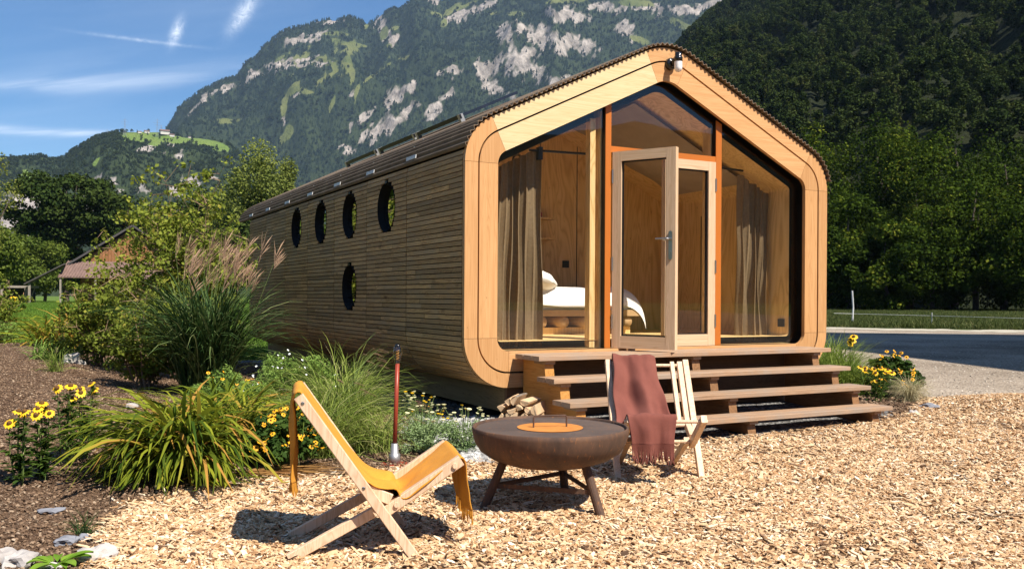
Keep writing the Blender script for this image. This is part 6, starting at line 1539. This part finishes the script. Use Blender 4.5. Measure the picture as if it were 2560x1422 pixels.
for s_ in range(4):
    g_ = np.random.default_rng(100 + s_); v, f, tn, _, _ = blades(g_, 26, .16, .20, .012, 1.1, .45, 3); tuft.append(npmesh('grass_tuft_piece', v, f, M['vergeblade'], tn))
mead('verge_grass', [(14, 39), (17.5, 34.2), (25.5, 23.8), (33.4, 15.6), (60, -5), (130, 40), (90, 90), (30, 120)], 34000, 112, 'rough grass strip between the gravel and the wood', .9, 2.2, .6)

# ------------------------------------------------------------------ trees
M['trunk'] = simple('tree_bark', (0.075, 0.055, 0.042), (0.12, 0.095, 0.075), scale=6, rough=0.95, bmp=.6)
def tree(name, label, x, y, h, rx, rz, cz, nclump, nleaf, lsize, mat, seed, trunk=True, lump=.34, group=None, shell=.72, aspect=1.4, squash=None, limbs=7, tr=.022):
    g = np.random.default_rng(seed); t = thing(name, label, 'tree', (x, y, -.05), group=group)
    cc, rr = crown_centers(g, nclump, (0, 0), cz, rx, rz, shell, lump)
    if squash == 'poplar': k = np.clip((cc[:, 2] - cz) / rz, -1, 1); cc[:, :2] *= (1.0 - .55 * np.clip(k, 0, 1))[:, None]
    v, f, tn = leaf_cloud(g, cc, rr, nleaf, lsize, aspect)
    link('crown', npmesh('crown', v, f, mat, tn), t)
    if trunk:
        m = MB(); r0 = h * tr; m.tube([(0, 0, 0), (g.normal() * .02 * h, 0, h * .3), (g.normal() * .02 * h, g.normal() * .02 * h, h * .6), (0, 0, h * .85)], [r0, r0 * .75, r0 * .45, r0 * .12], 9)
        for k in range(limbs):
            c_ = cc[int(g.integers(0, len(cc)))]; z = h * g.uniform(.22, .5); m.tube([(0, 0, z), (c_[0] * .5, c_[1] * .5, (z + c_[2]) * .5 + .02 * h), tuple(c_)], [r0 * .4, r0 * .25, r0 * .06], 5)
        m.build('trunk', M['trunk'], t)
    return t
def at(px, dist):
    a, _ = azel(px, 745); return CAM[0] + dist * math.sin(a), CAM[1] + dist * math.cos(a)
M['pine'] = leafmat('dark_tree_leaves', (0.018, 0.036, 0.010), (0.062, 0.085, 0.020), .12, rough=1.0, spec=0.0)
M['willow'] = leafmat('willow_leaves', (0.085, 0.115, 0.02), (0.25, 0.28, 0.06), .3, rough=.6)
M['hazel'] = leafmat('hedge_tree_leaves', (0.050, 0.085, 0.012), (0.16, 0.20, 0.03), .3, rough=.6)
M['birch'] = leafmat('birch_leaves', (0.14, 0.16, 0.03), (0.32, 0.32, 0.07), .35)
M['woodedge'] = leafmat('wood_edge_leaves', (0.010, 0.022, 0.005), (0.055, 0.085, 0.010), .25, c3=(0.20, 0.21, 0.025), rough=1.0, spec=0.0)
x, y = at(165, 185); tree('broad_dark_tree', 'huge dark rounded tree behind the barn at left', x, y, 25, 11.5, 8.5, 17.0, 60, 26000, .62, M['pine'], 201, lump=.27)
for i, (px, d, h, rx, lab) in enumerate(((640, 150, 27.5, 7.2, 'tallest pale green willow behind the far end of the cabin'), (588, 158, 19, 6.0, 'pale willow leaning out left of the tallest one'), (722, 160, 27.0, 3.4, 'narrow pale willow, second tall crown from the left'), (782, 170, 24.5, 2.9, 'small pale willow top, third from the left'), (812, 176, 24.8, 2.6, 'rightmost pale willow top above the cabin roof'), (690, 165, 19, 5.0, 'lower pale willow between the two tall ones'), (760, 175, 17, 6, 'low willow just above the roof line'))):
    x, y = at(px, d); tree('willow_tree', lab, x, y, h, rx, h * .40, h * .575, 40, 15000, .42, M['willow'], 210 + i, squash='poplar', group='pale willows behind the cabin', lump=.36)
for i, (px, d, h, rx, mt, lab) in enumerate(((25, 182, 11.5, 5.5, 'hazel', 'yellow green tree behind the open shed at the left edge'), (112, 184, 13.5, 6.0, 'hazel', 'yellow green tree between the shed and the big dark tree'), (170, 186, 11.0, 4.0, 'hazel', 'bushy tree touching the left side of the barn roof'), (70, 170, 12, 6.5, 'hazel', 'shady tree under the big dark crown'),
        (345, 190, 20.5, 5.5, 'pine', 'dark tree right behind the barn peak'), (410, 185, 19, 6.0, 'pine', 'dark green tree behind the shrub top'), (480, 175, 19, 6.0, 'pine', 'dark green tree left of the willows'), (535, 165, 20.5, 5.5, 'pine', 'dark green tree beside the leftmost willow'), (590, 140, 13, 5, 'pine', 'dark bushy tree at the far end of the cabin'), (-60, 140, 12, 6, 'hazel', 'yellow green tree outside the left edge'))):
    x, y = at(px, d); tree('field_tree', lab, x, y, h, rx, h * .45, h * .55, 34, 9500, .5, M[mt], 230 + i, lump=.36)
for i, (az_, dist, h, rx) in enumerate(((-8, 105, 24, 9), (-14, 88, 22, 9), (-20, 95, 25, 10), (-27, 85, 22, 9), (-34, 95, 24, 10))):
    tree('orchard_tree', '%s of the orchard trees beyond the left picture edge' % ['nearest to the frame', 'second nearest to the frame', 'middle one', 'fourth away', 'farthest left'][i], CAM[0] + dist * math.sin(R(az_)), CAM[1] + dist * math.cos(R(az_)), h, rx, h * .45, h * .55, 30, 5000, .7, M['hazel'], 270 + i, group='orchard trees outside the frame', lump=.36)
x, y = at(-48, 62); tree('birch_tree', 'yellowish birch reaching in at the left picture edge', x, y, 11.3, 2.4, 4.4, 6.9, 30, 8000, .13, M['birch'], 260, lump=.34)
# edge of the wood on the right
g_ = np.random.default_rng(300)
WE = [(2075, 112, 17, 6, 'broad bush at the wood edge just right of the cabin'), (2120, 104, 13, 5.5, 'leafy tree above the white fence post'), (2185, 122, 25, 7, 'tall yellow green tree at the wood edge, upper crown'), (2215, 100, 9.5, 5, 'low bright green bush at the foot of the wood'), (2275, 116, 21.5, 7.5, 'broad tree with yellow spotted leaves near the middle of the wood edge'), (2330, 104, 12, 6, 'dark tree in the middle of the wood edge'),
      (2385, 124, 24, 7, 'tall dim tree right of the middle of the wood edge'), (2440, 106, 15, 6.5, 'dark broad tree left of the right picture edge'), (2510, 118, 20, 7, 'tall dark tree by the right picture edge'), (2570, 104, 12, 6.5, 'dark tree cut by the right picture edge'), (2640, 116, 20, 7, 'dark tree outside the right picture edge'), (2020, 126, 25, 7, 'tall tree half hidden behind the cabin roof'), (1955, 138, 25, 7, 'tree rising behind the right roof slope'), (2720, 110, 16, 7, 'last tree of the wood edge at right')]
for i, (px, d, h, rx, lab) in enumerate(WE):
    x, y = at(px, d); tree('wood_edge_tree', lab, x, y, h, rx, h * .50, h * .49, 75, 17000, .36, M['woodedge'], 310 + i, group='trees along the edge of the wood', lump=.26, shell=.74)

# ------------------------------------------------------------------ barn, open shed
bx_, by_ = at(330, 151); ba = azel(330, 745)[0]
M['barnwood'] = wood('orange_brown_boards', (0.16, 0.07, 0.03), (0.30, 0.135, 0.055), axis=2, fine=4, along=.3, vary=0.2)
M['tile'] = simple('red_brown_tiles', (0.135, 0.085, 0.070), (0.19, 0.12, 0.10), scale=1.2, rough=.8)
M['tar'] = simple('dark_roof_edge', (0.05, 0.045, 0.045), (0.08, 0.07, 0.07), rough=.7)
M['greywood'] = simple('grey_post_wood', (0.30, 0.26, 0.22), (0.22, 0.19, 0.16), rough=.85)
barn = thing('barn', 'brown timber barn with gabled roof and lean-to beyond the meadow', 'barn', (bx_, by_, 0), -ba); barn.scale = (.84, .84, .915)
m = MB(); m.bbox(-8.6, 8.6, .2, 14, 0, 7.0); m.add([(-8.6, .2, 7.0), (8.6, .2, 7.0), (0, .2, 12.6), (-8.6, 14, 7.0), (8.6, 14, 7.0), (0, 14, 12.6)], [(0, 1, 2), (3, 5, 4)]); m.build('wall', M['barnwood'], barn)
for k in range(34):
    x = -8.3 + k * .503; zt_ = 7.0 + (1 - abs(x) / 8.6) * 5.6; m = MB(); m.bbox(x - .23, x + .23, .10, .19, 2.0, max(7.0, zt_ - .1) ); m.build('board', M['barnwood'], barn)
for s in (-1, 1):
    m = MB(); m.bar((0, 7, 13.1), (s * 10.6, 7, 6.4), 16.2, .32, (0, 1, 0)); m.build('roof', M['tar'], barn)
m = MB(); m.add([(-10.6, -.2, 6.95), (9.8, -.2, 6.95), (9.8, -3.4, 4.3), (-12.0, -3.4, 4.3)] + [(-10.6, -.2, 6.8), (9.8, -.2, 6.8), (9.8, -3.4, 4.15), (-12.0, -3.4, 4.15)], [(0, 1, 2, 3), (7, 6, 5, 4), (0, 3, 7, 4), (3, 2, 6, 7), (2, 1, 5, 6)])
lt = m.build('lean_to_roof', M['tile'], barn)
for k in range(46):
    x0 = -10.5 + k * .45; m = MB(); m.bar((x0, -.2, 7.0), (x0 - 1.4 * (1 - k / 46), -3.42, 4.36), .14, .12, (1, 0, 0)); m.build('roof_rib', M['tile'], lt)
for x in (-11.6, -6, 0, 6, 9.5):
    m = MB(); m.bbox(x - .15, x + .15, -3.2, -2.9, 0, 4.2); m.build('post', M['greywood'], barn)
m = MB(); m.bar((-10.9, -1.6, 6.4), (-17.2, -1.6, 3.05), 5.0, .18, (0, 1, 0)); m.build('canopy', M['tar'], barn)
for x in (-16.4,):
    m = MB(); m.bbox(x - .2, x + .2, -3.6, -3.3, 0, 3.25); m.build('post', M['greywood'], barn)
shed = thing('open_shed', 'low open shed with flat roof left of the barn', 'shed', (*at(20, 153), 0), -azel(20, 745)[0]); shed.scale = (.80, .80, .93)
m = MB(); m.bbox(-9, 5.1, -.3, 4, 2.45, 2.8); m.build('roof', M['greywood'], shed)
m = MB(); m.bbox(-9, 4.6, 3.6, 3.8, 0, 2.4); m.build('rear_wall', M['tar'], shed)
for x in (-5, -1, 2.9):
    m = MB(); m.bbox(x - .22, x + .22, -.2, .2, 0, 2.45); m.build('post', M['greywood'], shed)
m = MB(); m.bar((4.4, 0, 2.4), (3.4, 0, .2), .3, .2); m.build('brace', M['greywood'], shed)
for k, (x, h, lab) in enumerate(((1.9, 1.6, 'left'), (2.3, 1.3, 'right'))):
    m = MB(); m.bar((0, 0, 0), (.15, .4, h), .35, .06); o = m.build('leaning_board', M['frame_wood'], None, (shed.location.x + x * math.cos(ba), shed.location.y - x * math.sin(azel(20, 745)[0]), 0)); tag(o, 'short %s board leaning in the open shed' % lab, 'board', 'boards leaning in the shed')
x, y = at(34, 152); m = MB(); m.lathe([(.01, 0), (.5, 0), (.62, .5), (.5, .9), (.01, 1.0)], 12); tag(m.build('yellow_drum', M['yellow'], None, (x, y, 0), smooth=True), 'rounded yellow tub standing in the open shed', 'tub')
# neighbouring hall on the right, outside the frame: its shadow falls over the yard
M['render'] = simple('grey_render', (0.42, 0.41, 0.40), (0.38, 0.37, 0.36), scale=2, rough=.9)
hall = thing('industrial_hall', 'tall grey rendered hall right of the gravel yard', 'building', (26, 0, 0))
pts = [(15.06 - 26, -8.8), (22.3 - 26, 8.3), (33.0 - 26, .3), (25.8 - 26, -16.9)]
m = MB(); m.add([(x, y, 0) for x, y in pts] + [(x, y, 14.8) for x, y in pts], [(0, 1, 5, 4), (1, 2, 6, 5), (2, 3, 7, 6), (3, 0, 4, 7), (4, 5, 6, 7)]); m.build('wall', M['render'], hall)
m = MB(); c_ = (sum(p[0] for p in pts) / 4, sum(p[1] for p in pts) / 4)
q_ = [(c_[0] + (x - c_[0]) * 1.01, c_[1] + (y - c_[1]) * 1.01) for x, y in pts]
m.add([(x, y, 14.79) for x, y in q_] + [(x, y, 15.0) for x, y in q_], [(3, 2, 1, 0), (0, 1, 5, 4), (1, 2, 6, 5), (2, 3, 7, 6), (3, 0, 4, 7), (4, 5, 6, 7)]); m.build('roof', M['tar'], hall)

# ------------------------------------------------------------------ fence at the verge
fx, fy = at(2133, 48)
M['plastic'] = simple('white_plastic', (0.62, 0.62, 0.60), (0.55, 0.55, 0.53), rough=.5)
fn = thing('pasture_fence', 'white pasture fence post with thin wire across the verge', 'fence', (fx, fy, 0))
m = MB(); m.tube([(-.05, 0, 0), (.0, 0, .8), (-.08, 0, 1.65)], .045, 8); m.build('post', M['plastic'], fn)
m = MB(); pz = [at(2085, 46), at(2133, 48), at(2330, 47), at(2600, 45)]
m.tube([(a - fx, b - fy, .55 - .04 * k) for k, (a, b) in enumerate(pz)], .010, 5); m.build('wire', M['plastic'], fn)
for k, (a, b) in enumerate(pz[2:]):
    m = MB(); m.tube([(a - fx, b - fy, 0), (a - fx, b - fy, .62)], .02, 6); m.build('post', M['plastic'], fn)

# ------------------------------------------------------------------ pylons and farmhouses on the heights
M['pylon'] = simple('grey_pylon_steel', (0.22, 0.24, 0.27), (0.22, 0.24, 0.27), rough=.6)
def pylon(px, base_y, top_y, dist, lab, grp='pylons on the heights'):
    a, tb = azel(px, base_y); _, tt = azel(px, top_y); z0 = CAM[2] + dist * tb - 12; h = dist * (tt - tb) + 12
    t = thing('pylon', lab, 'pylon', (CAM[0] + dist * math.sin(a), CAM[1] + dist * math.cos(a), z0), -a, grp)
    w_ = h * .075; r_ = max(.28, dist * .00013); m = MB()
    for sx in (-1, 1):
        for sy in (-1, 1): m.tube([(sx * w_, sy * w_, 0), (sx * w_ * .3, sy * w_ * .3, h * .6), (0, 0, h)], r_, 4)
    for k in range(9):
        z = h * (.05 + .09 * k); u = w_ * (1 - .7 * z / (h * .6)) if z < h * .6 else w_ * .3
        m.tube([(-u, -u, z), (u, -u, z + h * .07)], r_ * .6, 3); m.tube([(u, -u, z), (-u, -u, z + h * .07)], r_ * .6, 3)
    m.build('mast', M['pylon'], t)
    for z, q in ((.66, .15), (.78, .19), (.90, .12)):
        m = MB(); m.tube([(-h * q, 0, h * z), (0, 0, h * z + h * .02), (h * q, 0, h * z)], r_ * .9, 4); m.build('crossarm', M['pylon'], t)
for px, b_, t_, d, lab in ((312, 330, 296, 2450, 'pylon at the left end of the hilltop pasture'), (393, 334, 297, 2450, 'tallest pylon above the hilltop pasture'), (403, 336, 312, 2480, 'smaller pylon just right of the tallest one'), (268, 345, 324, 2460, 'faint pylon on the wooded ridge left of the pasture'), (1798, 112, 52, 760, 'lattice pylon on the dark hillside behind the roof')):
    pylon(px, b_, t_, d, lab)
M['farmwhite'] = simple('farm_wall', (0.55, 0.52, 0.47), (0.5, 0.47, 0.42), rough=.9)
def ray_hit(px, V, py):
    pp = proj_np(V.reshape(-1, 3)); d = np.hypot(pp[:, 0] - px, pp[:, 1] - py); return V.reshape(-1, 3)[int(np.argmin(d))]
for px, py, w_, lab in ((352, 333, 9, 'small white farmhouse on the hilltop pasture'), (371, 333, 12, 'farmhouse with red roof beside the white one'), (415, 339, 22, 'large farmhouse on the right of the hilltop pasture'), (428, 342, 12, 'pale blue shed next to the large farmhouse'), (476, 345, 7, 'lone hut at the right end of the pasture')):
    p = ray_hit(px, V2, py); a = azel(px, py)[0]; t = thing('farmhouse', lab, 'house', (p[0], p[1], p[2] - 1.0), -a + .2, 'farm buildings on the hilltop pasture'); s = w_ * .5
    m = MB(); m.bbox(-s, s, -s * .6, s * .6, 0, s * .7 + 1); m.build('wall', M['farmwhite'], t)
    m = MB(); z = s * .7 + 1; m.add([(-s * 1.1, -s * .75, z - .2), (s * 1.1, -s * .75, z - .2), (s * 1.1, 0, z + s * .45), (-s * 1.1, 0, z + s * .45), (-s * 1.1, s * .75, z - .2), (s * 1.1, s * .75, z - .2)], [(0, 1, 2, 3), (3, 2, 5, 4), (0, 3, 4), (1, 5, 2)]); m.build('roof', M['tile'], t)

# ------------------------------------------------------------------ haze
HAZE = 1
if HAZE:
    m, n, l, b = newmat('haze_air'); n.remove(b); pv = n.new('ShaderNodeVolumePrincipled')
    pv.inputs['Color'].default_value = (0.50, 0.70, 1.0, 1); pv.inputs['Density'].default_value = 0.000048; pv.inputs['Anisotropy'].default_value = 0.2
    l.new(pv.outputs[0], n['Material Output'].inputs['Volume'])
    hb = MB(); hb.bbox(-2600, 5520, -860, 5480, -3.2, 2250); o = hb.build('haze', m); o['kind'] = 'stuff'
